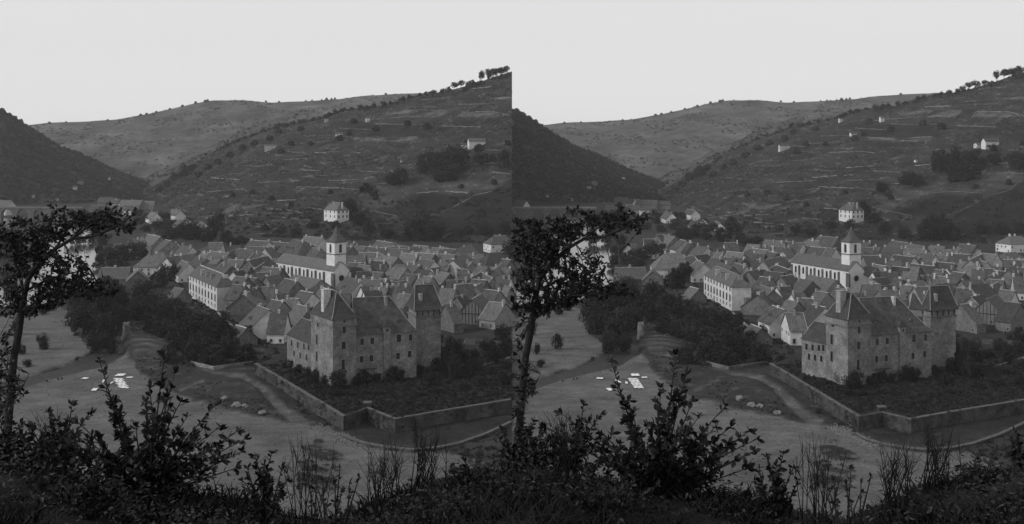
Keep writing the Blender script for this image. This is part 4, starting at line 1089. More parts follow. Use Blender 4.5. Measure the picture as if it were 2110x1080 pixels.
# ================================================================== lists traced from the photograph
# u1, y1, u2, y2 (ridge ends), extra
Z_BEH = 'behind the church at the hill foot'
Z_CH = 'in the packed lanes beside the church'
Z_MID = 'between the castle and the church'
Z_RIV = 'at the river end of town'
Z_UP = 'in the hamlet by the bridge'
Z_E = 'in the lanes beyond the castle tower'
HOUSES = [
 (304, 483, 331, 488, dict(zr=10, hw=5, zone=Z_RIV, wall='render', ch=1)), (341, 494, 353, 497, dict(zr=10, hw=6, zone=Z_RIV, ch=0)), (357, 500, 366, 501, dict(zr=9.5, hw=5, zone=Z_RIV, ch=1)),
 (376, 506, 397, 510, dict(zr=9, hw=4.5, zone=Z_RIV, wall='white', ch=2)), (308, 522, 337, 522, dict(zr=12.5, hw=6, roof='hip', zone=Z_RIV, wall='white', ch=2, pitch=.8)),
 (343, 531, 367, 527, dict(zr=11, hw=5, zone=Z_RIV, wall='white', ch=1)), (371, 527, 400, 524, dict(zr=9.5, hw=5, zone=Z_CH, ch=1)), (374, 537, 390, 543, dict(zr=10, hw=5, zone=Z_CH, wall='white', ch=1)),
 (431, 500, 459, 500, dict(zr=9, hw=5, zone=Z_BEH, wall='white', ch=1)), (410, 516, 427, 509, dict(zr=9, hw=4.5, zone=Z_BEH, ch=0)), (417, 519, 432, 521, dict(zr=9, hw=4, zone=Z_CH, ch=2)),
 (449, 530, 474, 534, dict(zr=9.5, hw=5, zone=Z_CH, ch=1)), (454, 542, 478, 549, dict(zr=10, hw=5, zone=Z_CH, ch=1)), (490, 512, 522, 516, dict(zr=9.5, hw=5, zone=Z_CH, ch=1)), (523, 518, 541, 522, dict(zr=9, hw=4.5, zone=Z_CH)),
 (516, 495, 554, 498, dict(zr=11, hw=6, zone=Z_BEH, wall='white', ch=2, dorm=2)), (556, 498, 594, 501, dict(zr=11, hw=6, zone=Z_BEH, wall='white', ch=2, dorm=1)), (470, 521, 487, 513, dict(zr=9.5, hw=4.5, zone=Z_CH, ch=0)),
 (522, 556, 545, 541, dict(zr=9.5, hw=5, zone=Z_CH, ch=1, dorm=1)), (498, 535, 520, 540, dict(zr=9.5, hw=5, zone=Z_CH, ch=1)), (545, 512, 562, 509, dict(zr=9, hw=4.5, zone=Z_CH, wall='white')), (405, 530, 425, 534, dict(zr=9.5, hw=4.5, zone=Z_CH)),
 (627, 487, 666, 490, dict(zr=11, hw=6, zone=Z_BEH, ch=2)), (604, 494, 628, 497, dict(zr=12, hw=7.5, roof='hip', zone=Z_BEH, ch=1, dorm=3)), (644, 511, 662, 513, dict(zr=9.5, hw=4.5, zone=Z_BEH, ch=1)),
 (717, 500, 731, 501, dict(zr=9.5, hw=5, zone=Z_BEH, ch=2)), (732, 507, 755, 509, dict(zr=9.5, hw=5, zone=Z_BEH, ch=1)), (759, 509, 800, 512, dict(zr=10.5, hw=5.5, zone=Z_BEH, ch=2, dorm=1)), (802, 512, 845, 514, dict(zr=10.5, hw=5.5, zone=Z_BEH, ch=2, dorm=2)),
 (777, 496, 810, 501, dict(zr=9, hw=5, zone=Z_BEH, wall='white', ch=1)), (812, 503, 845, 508, dict(zr=9, hw=5, zone=Z_BEH, ch=1)), (718, 527, 754, 527, dict(zr=10, hw=5, zone=Z_CH, ch=1)), (762, 538, 795, 539, dict(zr=10, hw=5.5, zone=Z_CH, ch=2)),
 (846, 520, 896, 524, dict(zr=10, hw=6, zone=Z_BEH, ch=2, dorm=2)), (899, 523, 938, 525, dict(zr=10.5, hw=6.5, zone=Z_BEH, ch=2, dorm=2)), (910, 512, 960, 516, dict(zr=9, hw=5, zone=Z_BEH, ch=1, wall='render')),
 (817, 544, 864, 549, dict(zr=10, hw=6, zone=Z_E, ch=2, dorm=1)), (846, 541, 866, 543, dict(zr=9, hw=4, zone=Z_E, ch=1)), (866, 555, 887, 558, dict(zr=9.5, hw=4.5, zone=Z_E, ch=1)), (889, 553, 905, 551, dict(zr=9, hw=4.5, zone=Z_E, wall='white')), (903, 560, 927, 564, dict(zr=9.5, hw=4.5, zone=Z_E, ch=1)),
 (942, 555, 966, 556, dict(zr=9.5, hw=5, zone=Z_E, ch=2)), (802, 559, 831, 561, dict(zr=10, hw=5.5, zone=Z_E, ch=1, dorm=1)), (864, 569, 892, 571, dict(zr=9.5, hw=5, zone=Z_E, ch=2)), (813, 582, 839, 578, dict(zr=9, hw=4, zone=Z_E, ch=1)), (793, 588, 822, 589, dict(zr=10, hw=5, zone=Z_E, ch=2, dorm=1)),
 (920, 578, 962, 577, dict(zr=9.5, hw=4.5, zone=Z_E, ch=2)), (937, 587, 973, 585, dict(zr=9.5, hw=4, zone=Z_E, wall='render', ch=1)), (909, 594, 939, 595, dict(zr=10, hw=6, zone=Z_E, ch=2)),
 (1010, 521, 1031, 520, dict(zr=11, hw=7, roof='hip', zone=Z_E, wall='white', ch=0)), (1035, 534, 1052, 536, dict(zr=10, hw=5, zone=Z_E, ch=1)), (974, 534, 988, 534, dict(zr=9, hw=4.5, zone=Z_E, ch=1)), (1026, 571, 1052, 572, dict(zr=10, hw=6, zone=Z_E, ch=2, wall='white', dorm=1)),
 (1016, 557, 1034, 543, dict(zr=9.5, hw=5, zone=Z_E, ch=1)), (985, 548, 1005, 550, dict(zr=9, hw=4.5, zone=Z_E, ch=1)), (975, 570, 990, 562, dict(zr=9, hw=4.5, zone=Z_E)), (918, 628, 937, 626, dict(zr=10, hw=5.5, zone=Z_E, ch=1, wall='stone')),
 (1010, 622, 1042, 626, dict(zr=10, hw=6, zone=Z_E, ch=1)), (1000, 597, 1030, 600, dict(zr=9.5, hw=5, zone=Z_E, ch=1)), (940, 612, 958, 608, dict(zr=9, hw=4.5, zone=Z_E, ch=1)),
 (500, 608, 525, 595, dict(zr=9, hw=5, zone=Z_MID, ch=1, wall='stone')), (531, 630, 555, 639, dict(zr=10.5, hw=5.5, zone=Z_MID, ch=1, wall='white', dorm=1)), (558, 645, 592, 645, dict(zr=11, hw=5, zone=Z_MID, ch=1, wall='white')), (570, 606, 595, 604, dict(zr=9.5, hw=4.5, zone=Z_MID, ch=1)),
 (587, 574, 613, 580, dict(zr=9.5, hw=5, zone=Z_CH, ch=1)), (606, 567, 662, 577, dict(zr=10, hw=7, zone=Z_CH, ch=1)), (662, 593, 687, 598, dict(zr=9.5, hw=5, zone=Z_MID, ch=2)), (591, 615, 615, 616, dict(zr=9.5, hw=5, zone=Z_MID, ch=1)), (750, 600, 784, 598, dict(zr=9.5, hw=5, zone=Z_MID, ch=2)), (744, 591, 779, 588, dict(zr=9, hw=4.5, zone=Z_MID, ch=1)),
 (701, 604, 722, 604, dict(zr=8.5, hw=4.5, zone=Z_MID, ch=1)), (620, 600, 645, 604, dict(zr=9.5, hw=5, zone=Z_MID, ch=1)), (540, 592, 566, 590, dict(zr=9, hw=5, zone=Z_MID, ch=2)), (505, 570, 530, 574, dict(zr=9.5, hw=5, zone=Z_CH, ch=1)), (548, 570, 575, 566, dict(zr=9.5, hw=5, zone=Z_CH, ch=1)),
 (612, 628, 640, 634, dict(zr=10, hw=6, zone=Z_MID, ch=1)), (755, 560, 790, 562, dict(zr=10, hw=6, zone=Z_CH, ch=1, dorm=1)), (740, 545, 765, 549, dict(zr=9.5, hw=5, zone=Z_CH, ch=1)), (735, 575, 765, 572, dict(zr=9.5, hw=5, zone=Z_CH, ch=1)), (560, 618, 585, 622, dict(zr=10, hw=5, zone=Z_MID, ch=1)),
 (820, 605, 845, 607, dict(zr=9.5, hw=4.5, zone=Z_E, ch=1)), (782, 574, 800, 577, dict(zr=9, hw=4.5, zone=Z_E, ch=1)), (480, 560, 500, 556, dict(zr=9, hw=4.5, zone=Z_CH, ch=1)), (955, 537, 972, 540, dict(zr=9, hw=4.5, zone=Z_E, ch=1)), (905, 540, 930, 542, dict(zr=9, hw=4.5, zone=Z_E, ch=1)), (870, 585, 895, 583, dict(zr=9, hw=4.5, zone=Z_E, ch=1)),
 (978, 590, 995, 582, dict(zr=9, hw=4.5, zone=Z_E, ch=1)), (1040, 590, 1052, 591, dict(zr=9, hw=5, zone=Z_E, ch=1)), (1035, 552, 1052, 553, dict(zr=9, hw=5, zone=Z_E, ch=1)), (1044, 606, 1053, 607, dict(zr=9, hw=5, zone=Z_E, ch=1, wall='white')),
 (265, 493, 285, 493, dict(zr=8.5, hw=4.5, zone=Z_RIV, ch=1)), (292, 484, 302, 483, dict(zr=9.5, hw=5, zone=Z_RIV, ch=0)), (234, 505, 250, 503, dict(zr=7.5, hw=4, zone=Z_RIV, ch=0)), (268, 506, 284, 500, dict(zr=8, hw=4, zone=Z_RIV, wall='white', ch=0)),
 (205, 407, 233, 407, dict(zr=11, hw=5.5, zone=Z_UP, ch=0)), (234, 410, 248, 411, dict(zr=10, hw=5, zone=Z_UP, ch=1)), (251, 412, 294, 413, dict(zr=11, hw=6, zone=Z_UP, ch=1, wall='render')), (233, 423, 257, 423, dict(zr=9, hw=5, zone=Z_UP, wall='white', ch=1)), (187, 423, 218, 424, dict(zr=9, hw=5, zone=Z_UP, ch=0)), (298, 415, 319, 415, dict(zr=9.5, hw=5, zone=Z_UP, ch=0)),
 (265, 425.5, 273, 425.5, dict(zr=10, hw=5, roof='hip', zone=Z_UP, wall='bright', ch=0, pitch=.7)), (311, 435, 324, 440, dict(zr=10.5, hw=5.5, zone=Z_UP, wall='bright', ch=2)), (355, 431, 372, 434, dict(zr=10, hw=5, zone=Z_UP, wall='bright', ch=2)), (366, 454, 377, 456, dict(zr=8, hw=4.5, zone=Z_UP, wall='white', ch=1)), (385, 452, 396, 459, dict(zr=7.5, hw=4, zone=Z_UP, wall='white', ch=0)), (413, 456, 422, 460, dict(zr=11, hw=6, zone=Z_UP, wall='white', ch=0)),
 (0, 413, 24, 414, dict(zr=16, hw=6, zone='beyond the bridge', ch=0, wall='white')), (340, 425, 343.5, 425, dict(zr=9, hw=3, pitch=.5, zone=Z_UP, wall='white', ch=0, roof='hip')),
]
TERR = [[(438, 367), (469, 358), (504, 356), (516, 358)], [(448, 367), (467, 369), (496, 370)], [(377, 396), (403, 389)], [(504, 342), (541, 342), (580, 336)], [(490, 337), (520, 330), (545, 322)], [(459, 437), (473, 428), (490, 418)], [(401, 449), (461, 441), (514, 426), (551, 420)], [(529, 416), (574, 403)], [(599, 392), (615, 389), (630, 389)], [(572, 432), (603, 435), (629, 441)], [(520, 484), (543, 482), (566, 480)], [(512, 460), (555, 464)], [(601, 313), (630, 316)], [(656, 315), (671, 315)], [(679, 306), (699, 306)], [(629, 342), (642, 346)], [(436, 395), (494, 390)], [(634, 386), (699, 388)], [(578, 413), (609, 412)],
 [(730, 283), (767, 285), (796, 290), (829, 292)], [(812, 285), (831, 283), (858, 282)], [(730, 334), (765, 328), (796, 320)], [(660, 314), (709, 312), (744, 316)], [(831, 341), (854, 339)], [(753, 353), (794, 355)], [(887, 445), (926, 431), (952, 417), (977, 403), (994, 399), (1020, 392), (1035, 377), (1053, 369)], [(862, 398), (903, 395), (932, 396), (963, 398)], [(771, 436), (804, 443), (817, 446)], [(668, 387), (701, 387), (738, 391)], [(956, 341), (990, 338), (1029, 336)], [(981, 308), (1041, 310)], [(1026, 356), (1051, 359)], [(777, 379), (800, 378)],
 [(789, 233), (854, 226), (922, 228)], [(944, 240), (952, 230), (1015, 230), (1051, 239)], [(806, 256), (877, 257)], [(769, 246), (841, 240), (907, 240)], [(967, 183), (1012, 179)], [(932, 209), (952, 208)], [(1027, 203), (1051, 200)], [(857, 220), (897, 218)], [(899, 498), (930, 480)], [(590, 330), (640, 326)], [(600, 350), (660, 352)], [(560, 375), (620, 372)], [(640, 364), (700, 360)], [(700, 345), (740, 342)], [(690, 372), (740, 370)], [(610, 296), (660, 292)], [(640, 280), (690, 279)], [(560, 300), (600, 302)], [(930, 260), (990, 262)], [(880, 205), (930, 200)], [(960, 215), (1010, 214)], [(640, 430), (665, 432)], [(480, 445), (530, 442)], [(600, 450), (640, 455)], [(720, 265), (780, 268)]]
TREES_TOWN = [  # u, base row, height px, width px
 (160, 645, 50, 60), (200, 650, 65, 62), (235, 645, 72, 60), (172, 690, 60, 62), (212, 705, 66, 62), (243, 684, 62, 46), (155, 672, 40, 44), (196, 724, 44, 50), (225, 610, 42, 50), (182, 625, 36, 50), (228, 725, 40, 36),
 (290, 622, 46, 52), (330, 595, 46, 48), (352, 580, 42, 40), (310, 645, 44, 60), (345, 655, 50, 60), (282, 662, 52, 50), (380, 672, 50, 60), (312, 690, 44, 50), (420, 680, 44, 62), (372, 722, 62, 66), (410, 742, 58, 66), (452, 702, 52, 60), (472, 738, 52, 58), (502, 748, 46, 46), (392, 700, 50, 58), (440, 752, 44, 56), (350, 752, 44, 36), (512, 704, 36, 30), (425, 715, 48, 56), (340, 700, 44, 50), (365, 645, 30, 40), (258, 640, 40, 40), (462, 668, 26, 28), (532, 680, 26, 22), (300, 662, 40, 40), (480, 712, 40, 44),
 (350, 492, 28, 45), (375, 488, 32, 50), (400, 494, 36, 50), (430, 498, 32, 40), (445, 484, 46, 44), (330, 474, 24, 40), (240, 545, 40, 60), (270, 536, 40, 50), (292, 530, 34, 40), (215, 505, 26, 30), (480, 507, 22, 30), (500, 503, 18, 30), (250, 560, 30, 40), (225, 530, 26, 34), (325, 512, 24, 30), (465, 500, 26, 30), (360, 470, 18, 26), (388, 476, 16, 24), (340, 560, 22, 24), (375, 572, 22, 20),
 (160, 452, 24, 30), (180, 455, 22, 28), (205, 455, 24, 30), (225, 450, 18, 26), (285, 445, 16, 24), (300, 452, 14, 22), (330, 455, 20, 26), (345, 452, 16, 22), (290, 462, 18, 26), (390, 462, 14, 20), (400, 474, 16, 22), (195, 470, 20, 26), (215, 475, 22, 30), (245, 470, 20, 30), (270, 475, 18, 30), (300, 478, 16, 26), (212, 421, 12, 14), (60, 452, 10, 14), (158, 502, 24, 36), (184, 500, 20, 30), (205, 522, 18, 20), (197, 552, 14, 16), (206, 546, 26, 22), (214, 575, 28, 26), (204, 606, 26, 28), (178, 612, 18, 30), (200, 490, 22, 24), (30, 500, 30, 60), (10, 530, 40, 70), (40, 545, 36, 50), (-30, 540, 40, 60), (76, 520, 30, 36), (20, 575, 30, 40),
 (88, 648, 14, 22), (108, 640, 14, 20), (88, 720, 34, 28), (55, 756, 16, 18), (160, 742, 7, 10), (45, 730, 24, 16), (34, 690, 40, 20),
]
TREES_GARDEN = [(663, 774, 26, 30), (680, 788, 28, 34), (700, 800, 40, 46), (650, 770, 14, 22), (755, 788, 26, 34), (772, 785, 20, 28), (805, 785, 36, 38), (822, 783, 26, 28), (846, 775, 26, 30), (866, 770, 20, 26), (920, 772, 64, 36), (935, 780, 50, 34), (900, 765, 30, 28), (952, 745, 26, 34), (1000, 722, 26, 40), (1036, 706, 38, 40), (975, 735, 18, 30), (905, 705, 22, 24), (930, 715, 24, 30), (955, 800, 14, 30), (1010, 770, 18, 34), (1040, 760, 22, 34), (720, 815, 14, 30), (690, 815, 14, 30), (640, 790, 12, 26), (780, 812, 10, 30), (860, 815, 10, 36), (840, 830, 9, 30), (900, 810, 12, 34), (600, 756, 18, 28), (616, 766, 20, 28), (634, 775, 20, 28), (650, 782, 24, 30), (672, 790, 24, 32), (735, 792, 22, 24), (890, 792, 26, 40), (962, 778, 30, 42), (985, 795, 22, 36), (1020, 748, 40, 44), (1044, 792, 26, 40), (945, 738, 40, 38), (978, 762, 24, 38), (905, 745, 50, 34), (1040, 730, 34, 40)]
TREES_HILL = [(820, 382, 36, 50), (806, 380, 24, 30), (880, 352, 46, 50), (915, 360, 58, 60), (945, 348, 50, 50), (930, 372, 40, 50), (868, 505, 62, 62), (895, 500, 48, 52), (850, 500, 46, 44), (905, 375, 24, 26), (990, 338, 24, 36), (1038, 348, 40, 40), (1042, 480, 26, 32), (1000, 482, 26, 36), (965, 482, 20, 30), (770, 404, 14, 20), (722, 445, 36, 30), (740, 462, 24, 34), (380, 364, 26, 30), (396, 352, 16, 20), (360, 372, 18, 22), (755, 395, 22, 32), (690, 470, 18, 26), (650, 470, 16, 24), (760, 480, 22, 30), (800, 490, 22, 30), (1015, 330, 14, 18), (985, 312, 16, 24), (960, 300, 14, 14), (1046, 300, 14, 16), (730, 255, 14, 16), (775, 270, 14, 18), (640, 470, 12, 20), (580, 480, 16, 24), (610, 485, 18, 26), (545, 475, 12, 20), (880, 268, 16, 22), (840, 260, 14, 20), (700, 290, 14, 18), (720, 280, 14, 16), (600, 300, 12, 16), (620, 270, 12, 16), (575, 275, 12, 16), (555, 290, 14, 18), (590, 262, 10, 14), (500, 310, 14, 20), (525, 300, 14, 20), (475, 325, 14, 20), (450, 340, 14, 20), (430, 350, 14, 20), (410, 365, 14, 20), (345, 385, 14, 20), (330, 395, 14, 20), (580, 316, 12, 18), (640, 300, 10, 14), (950, 388, 10, 14), (1018, 380, 14, 16), (860, 420, 8, 12), (775, 412, 10, 14), (680, 400, 10, 14), (560, 412, 10, 14), (520, 400, 10, 14), (600, 425, 12, 14), (480, 405, 10, 14)]
SKY_TREES = [(1040, 149, 20, 24, 1), (1031, 152, 18, 22, 1), (1020, 155, 20, 26, 1), (1008, 160, 22, 22, 1), (993, 166, 24, 15, 1), (968, 174, 12, 14, 1), (950, 181, 17, 20, 1), (936, 184, 16, 18, 1), (924, 187, 12, 16, 0), (912, 190, 9, 14, 0), (895, 192, 8, 14, 0), (878, 195, 8, 10, 0), (866, 197, 7, 10, 0), (843, 202, 8, 10, 0), (832, 206, 9, 12, 0), (804, 215, 9, 8, 0), (790, 218, 12, 12, 0), (770, 220, 9, 10, 0), (755, 222, 7, 12, 0), (742, 222, 8, 12, 0), (725, 225, 6, 12, 0), (705, 229, 7, 12, 0), (692, 233, 8, 14, 0), (680, 238, 8, 16, 0), (672, 242, 8, 14, 0), (985, 172, 6, 8, 0), (978, 173, 6, 8, 0), (645, 248, 7, 10, 0), (625, 251, 7, 10, 0), (605, 255, 7, 10, 0), (585, 259, 6, 10, 0)]
FAR_TREES = [(630, 209, 4, 3), (643, 208, 4, 3), (663, 207, 4, 3), (673, 206, 5, 6), (683, 205, 4, 4), (690, 204, 4, 4), (403, 213, 5, 6), (423, 210, 5, 7), (428, 209, 6, 5), (290, 238, 4, 6), (302, 236, 4, 6), (376, 220, 5, 6), (222, 249, 4, 5), (136, 253, 4, 4), (102, 254, 4, 5), (548, 210, 4, 4), (575, 211, 4, 4), (795, 195, 4, 5), (322, 232, 4, 5), (350, 226, 4, 5)]
LEFT_TREES = [(4, 232, 14, 18), (18, 238, 10, 14), (30, 244, 10, 12), (42, 252, 12, 14), (52, 260, 10, 12), (66, 268, 8, 12), (80, 280, 8, 12), (95, 288, 8, 12), (110, 296, 8, 12), (140, 310, 8, 14), (165, 320, 8, 14), (185, 328, 8, 14)]

def build_half(ox, uL, uR, full_right):
    global OX, UMIN, UMAX, rng
    OX = ox; UMIN, UMAX = uL, uR; rng = random.Random(21)
    build_ground(uL, uR)
    for k, nm in (('right', 'vineyard_hill'), ('left', 'wooded_hill'), ('mid', 'middle_ridge'), ('far', 'far_hill')): build_hill(k, uL, uR, nm)
    build_near(uL, uR)
    b = MB(); q = [P(u, y, -.72) for u, y in BROOK if u > uL]
    if OX: q += [P(uL, 815, -.72), P(uL, 793, -.72)]
    bx0, bx1 = min(v.x for v in q) - 8, max(v.x for v in q) + 8; by0, by1 = min(v.y for v in q) - 12, max(v.y for v in q) + 5
    if OX: bx0 = max(bx0, 0.0)
    b.face([(bx0, by0, -.72), (bx1, by0, -.72), (bx1, by1, -.72), (bx0, by1, -.72)]); o = b.build('brook', M['riffle']); tag(o, kind='structure')
    viaduct(); church(); arcade_house(); castle(); terrace(); manor()
    for (a, b, c, d, kw) in HOUSES:
        if a < uL - 2 or c > uR: continue
        house(a, b, c, d, **kw)
    mids = [((a + c) / 2, (b + d) / 2) for a, b, c, d, kw in HOUSES]; fr = random.Random(5); cnt = 0; tries = 0
    while cnt < 44 and tries < 4000:
        tries += 1
        u, y = fr.uniform(395, min(uR, 1060) - 14), fr.uniform(503, 640)
        if y < 515 and u < 480: continue
        if y > 600 or (u > 930 and y > 582) or (u > 960 and y < 522) or y > 590 and u < 500 or (u < 490 and y > 548): continue
        if 565 < u < 725 and 512 < y < 600: continue
        if 850 < u < 920 and y > 575: continue
        if any(abs(u - a) < 17 and abs(y - b) < 8.5 for a, b in mids): continue
        mids.append((u, y)); cnt += 1; L_ = fr.uniform(12, 21); sl = fr.uniform(-.06, .24) if fr.random() < .82 else fr.uniform(-1.1, 1.1)
        house(u - L_, y - sl * L_ * .5, u + L_, y + sl * L_ * .5, zr=fr.uniform(7.5, 12), hw=fr.uniform(4, 5.5), zone=Z_E if u > 760 else (Z_CH if y < 585 else Z_MID), dorm=fr.choice([0, 0, 1]))
    # named houses
    house(207, 552, 268, 551, zr=9, hw=6, wall='stone', ch=1, label='long stone barn with a slate roof beside the river trees', name='barn', cat='barn', win=.3)
    gable_to_viewer(284, 559, 9.5, 5.6, 14, 'stone', 'stone gabled house joined to the barn by the river')
    gable_to_viewer(379, 596, 7.0, 4.2, 9, 'stone', 'small stone garden house with a plain gable below the long pale house', turn=.5)
    gable_to_viewer(508, 677, 6.8, 4.6, 9, 'stone', 'ivy grown stone outbuilding with plain gable beside the castle orchard', turn=.45)
    gable_to_viewer(972.5, 617, 11, 6.5, 16, 'board', 'tall half timbered barn with a wide boarded gable', turn=-.25, name='barn')
    house(998, 663, 1004, 663, zr=5.5, hw=4.2, roof='hip', wall='white', z0=2.0, ch=0, label='small pale garden hut with a pyramid roof behind the castle', name='garden_hut', cat='hut', win=.6, pitch=.6)
    house(962, 699, 1040 if full_right else 1036, 703, zr=3.6, hw=3.0, roof='gable', wall='stone', z0=1.2, ch=0, label='long low shed with a dark roof in front of the garden hut', name='shed', cat='shed', win=0, pitch=.5, roofm='old_slate', ridge=False)
    house(1018, 487, 1042, 486, zr=11.5, hw=6.5, roof='hip', wall='bright', z0=0, ch=2, label='white hip roofed house on the edge of town below the vineyard hill', pitch=.75)
    house(915, 652, 926, 651, zr=12, hw=3, roof='gable', wall='white', z0=0, ch=0, label='narrow pale house squeezed against the castle tower')
    house(552, 598, 563, 592, zr=8, hw=4, wall='white', ch=0, label='small pale house with a plain roof in front of the church', win=.7)
    # houses and ruins on the hills
    hill_house(984, 304, 36, 11, 7, 'bright', 'long white chapel with a belfry gable high on the vineyard hill', skew=.35)
    hill_house(958, 305, 12, 6, 4, 'white', 'low pale annex beside the white hill chapel')
    hill_house(758, 251, 9, 7, 4, 'bright', 'tiny white vineyard cabin high on the terraced slope', depth=4)
    hill_house(557, 309, 23, 8, 3, 'white', 'small pale roofed ruin on the shoulder of the hill', depth=5)
    hill_house(699, 279, 14, 3, 3, 'bright', 'low white lean-to beside the hillside path', depth=4)
    hill_house(673, 251, 8, 5, 2, 'white', 'small pale cabin on the hill crest among trees', depth=4)
    hill_house(733, 442, 12, 3.5, 2, 'bright', 'low white annex next to the tall manor', depth=5)
    hill_house(828, 334, 5, 3, 1.5, 'bright', 'tiny white hut above the dark tree clump', depth=3)
    for a in ((165, 384, 11, 6, 4, 'render', 'small grey house in the wood above the bridge'), (154, 391, 8, 5, 3, 'white', 'pale cottage below the grey house in the wood'), (68, 408, 4, 4, 2, 'white', 'tiny pale hut at the foot of the wooded hill'), (117, 414, 5, 4, 2, 'white', 'tiny pale cabin beside the bridge road'), (262, 350, 8, 4, 2, 'render', 'faint grey cabin deep in the valley'), (225, 372, 4, 5, 2, 'white', 'tiny white hut on the shoulder above the hamlet')):
        if a[0] > uL: hill_house(*a, k='left', depth=5)
    # terrace walls
    for q in TERR:
        pts = []; (ua, ya), (ub, yb) = q[0], q[1]; e_ = rng.uniform(.1, .5); q = [(ua - (ub - ua) * e_, ya - (yb - ya) * e_)] + list(q[1:])
        for (u0, y0), (u1, y1) in zip(q, q[1:]):
            n = max(2, int(abs(u1 - u0) / 7))
            for k in range(n): t = k / n; pts.append((u0 + (u1 - u0) * t, y0 + (y1 - y0) * t + rng.uniform(-.5, .5)))
        pts.append(q[-1]); pts = [p for p in pts if p[0] < uR - 1]
        if len(pts) < 2: continue
        if len(pts) > 12 and rng.random() < .4: i = rng.randint(4, len(pts) - 4); runs = [pts[:i], pts[i + 1:]]
        else: runs = [pts]
        for pts in runs: wall_run('terrace_wall', [hill_at('right', u, y) + Vector((0, 0, -.2)) for u, y in pts], rng.uniform(.25, .8), .5, 'drystone', 'dry stone terrace wall on the vineyard hill', 'wall', 'dry stone terrace walls on the vineyard hill', cop=False)
    # trees
    for (u, y, h, w) in TREES_TOWN:
        if u < uL + 8: continue
        p = P(u, y, 0); s = p.y / F
        zone = 'bushy dark tree in the orchard between river and town' if (y > 560 and u > 250) else ('dark leafy tree on the river bank' if u < 250 and y > 480 else 'dark tree among the houses at the river end of town')
        if h < 25 and y > 600: zone = 'round dark bush alone on the pale river bar'
        sz = 'tall' if h > 52 else ('low' if h < 30 else ('broad' if w > 1.12 * h else 'rounded'))
        if 'bush' == zone.split()[2]: tree(p, h * s, w * s, zone, drop=.25, name='shrub', cat='shrub')
        else: tree(p, h * s, w * s, sz + ' ' + zone, drop=.25)
    for (u, y, h, w) in TREES_GARDEN:
        if u > uR - 5: continue
        p = P(u, y, GZ); s = p.y / F; small = h < 20
        tree(p, h * s, w * s, 'low dark garden shrub in the walled castle garden' if small else 'dark leafy tree ' + ('beside the castle corner tower' if u < 740 else 'under the castle main range' if u < 852 else 'beside the second castle tower' if u < 955 else 'near the garden hut'), drop=.3, name='shrub' if small else 'tree', cat='shrub' if small else 'tree')
    low = []
    for (u, y, h, w) in TREES_HILL:
        if u > uR - 4: continue
        p = hill_at('right', u, y); s = p.y / F
        if h < 15: low.append((p, h * s, w * s)); continue
        grp = 'in the clump below the white hill chapel' if 860 < u < 950 and y < 400 else ('in the dark grove at the foot of the vineyard hill' if 840 < u < 900 and y > 490 else ('close to the tall white manor' if 680 < u < 765 and y > 430 else ('on the steep left shoulder of the vineyard hill' if u < 560 else 'on the vineyard hill')))
        if 'shoulder' in grp: grp = 'on the valley shoulder of the vineyard hill'
        tree(p, h * s, w * s, ('big' if h > 30 else 'small') + ' dense dark tree ' + grp, drop=.25)
    for (u, y, h, w) in FAR_TREES: p = hill_at('far', u, y + 1); s = p.y / F; low.append((p, h * s + 2, w * s + 2))
    for (u, y, h, w) in LEFT_TREES:
        if u > uL + 6: p = hill_at('left', u, y + 3); s = p.y / F; low.append((p, h * s, w * s))
    C_ = np.array([tuple(p + Vector((0, 0, h * .1 + h * .35 * k))) for p, h, w in low for k in range(2)]); S_ = np.array([max(w * .5, h * .4) * (1 - .25 * k) for p, h, w in low for k in range(2)])
    shrub_cover('distant_trees', C_, S_, 'scattered small dark trees on the slopes and crests', per=60)
    for (u, y, h, w, um) in SKY_TREES:
        if u > uR - 4: continue
        p = hill_at('right', u, y + 1); s = p.y / F
        tree(p - Vector((0, 0, 1)), h * s + 1, w * s, 'flat topped pine on the skyline of the vineyard hill' if um else 'small round tree on the crest of the vineyard hill', name='pine_tree' if um else 'tree', cat='pine' if um else 'tree', drop=-.18 if um else .25)
    # scrub on the hills (uncountable)
    def scatter(k, n, smin, smax, seed, a, b, keep=None):
        rs = np.random.RandomState(seed); U = rs.uniform(max(a, uL), min(b, uR), n); h = HILL[k]; d0 = np.interp(U, *h['d0']); d1 = np.interp(U, *h['d1'])
        D = d0 + (d1 - d0) * rs.uniform(.01, 1.0, n) ** .9; Z = hill_z(k, U, D); Yp = YH + (H - Z) / D * F
        X = (U + OX - 1055) / F * D; ok = np.ones(n, bool)
        if keep is not None: ok = keep(U, Yp, X, D, rs)
        return np.stack([X, D, Z], -1)[ok], rs.uniform(smin, smax, n)[ok]
    def keep_r(U, Y, X, D, rs):
        f = np.zeros_like(U)
        for q in LIGHT_FIELDS + DARK_FIELDS + STONY: f = np.maximum(f, inside(q, U, Y))
        cl = vnoise(X, D, .035, 6.0) + .5 * vnoise(X, D, .11, 2.0)
        return (f < .5) & ((cl > .05 + rs.uniform(-.45, .45, len(U))) | (U < 480) & (Y < 400))
    p_, s_ = scatter('right', 30000, .4, 1.5, 3, 300, 1250, keep_r); shrub_cover('hillside_scrub', p_, s_, 'patchy dark scrub over the terraces of the vineyard hill', per=8)
    rs = np.random.RandomState(61); n = 420; U = rs.uniform(max(uL, 400), min(uR, 1200) - 2, n); k = (vnoise(U, U * 0, .09, 1.0) + rs.uniform(-.6, .6, n)) > 0; U = U[k]; D = np.interp(U, *HILL['right']['d1']) - rs.uniform(0, 30, len(U)); Z = hill_z('right', U, D)
    shrub_cover('crest_scrub', np.stack([(U + OX - 1055) / F * D, D, Z + .3], -1), rs.gamma(2.0, .9, len(U)) + .4, 'uneven dark scrub along the crest of the vineyard hill', per=26)
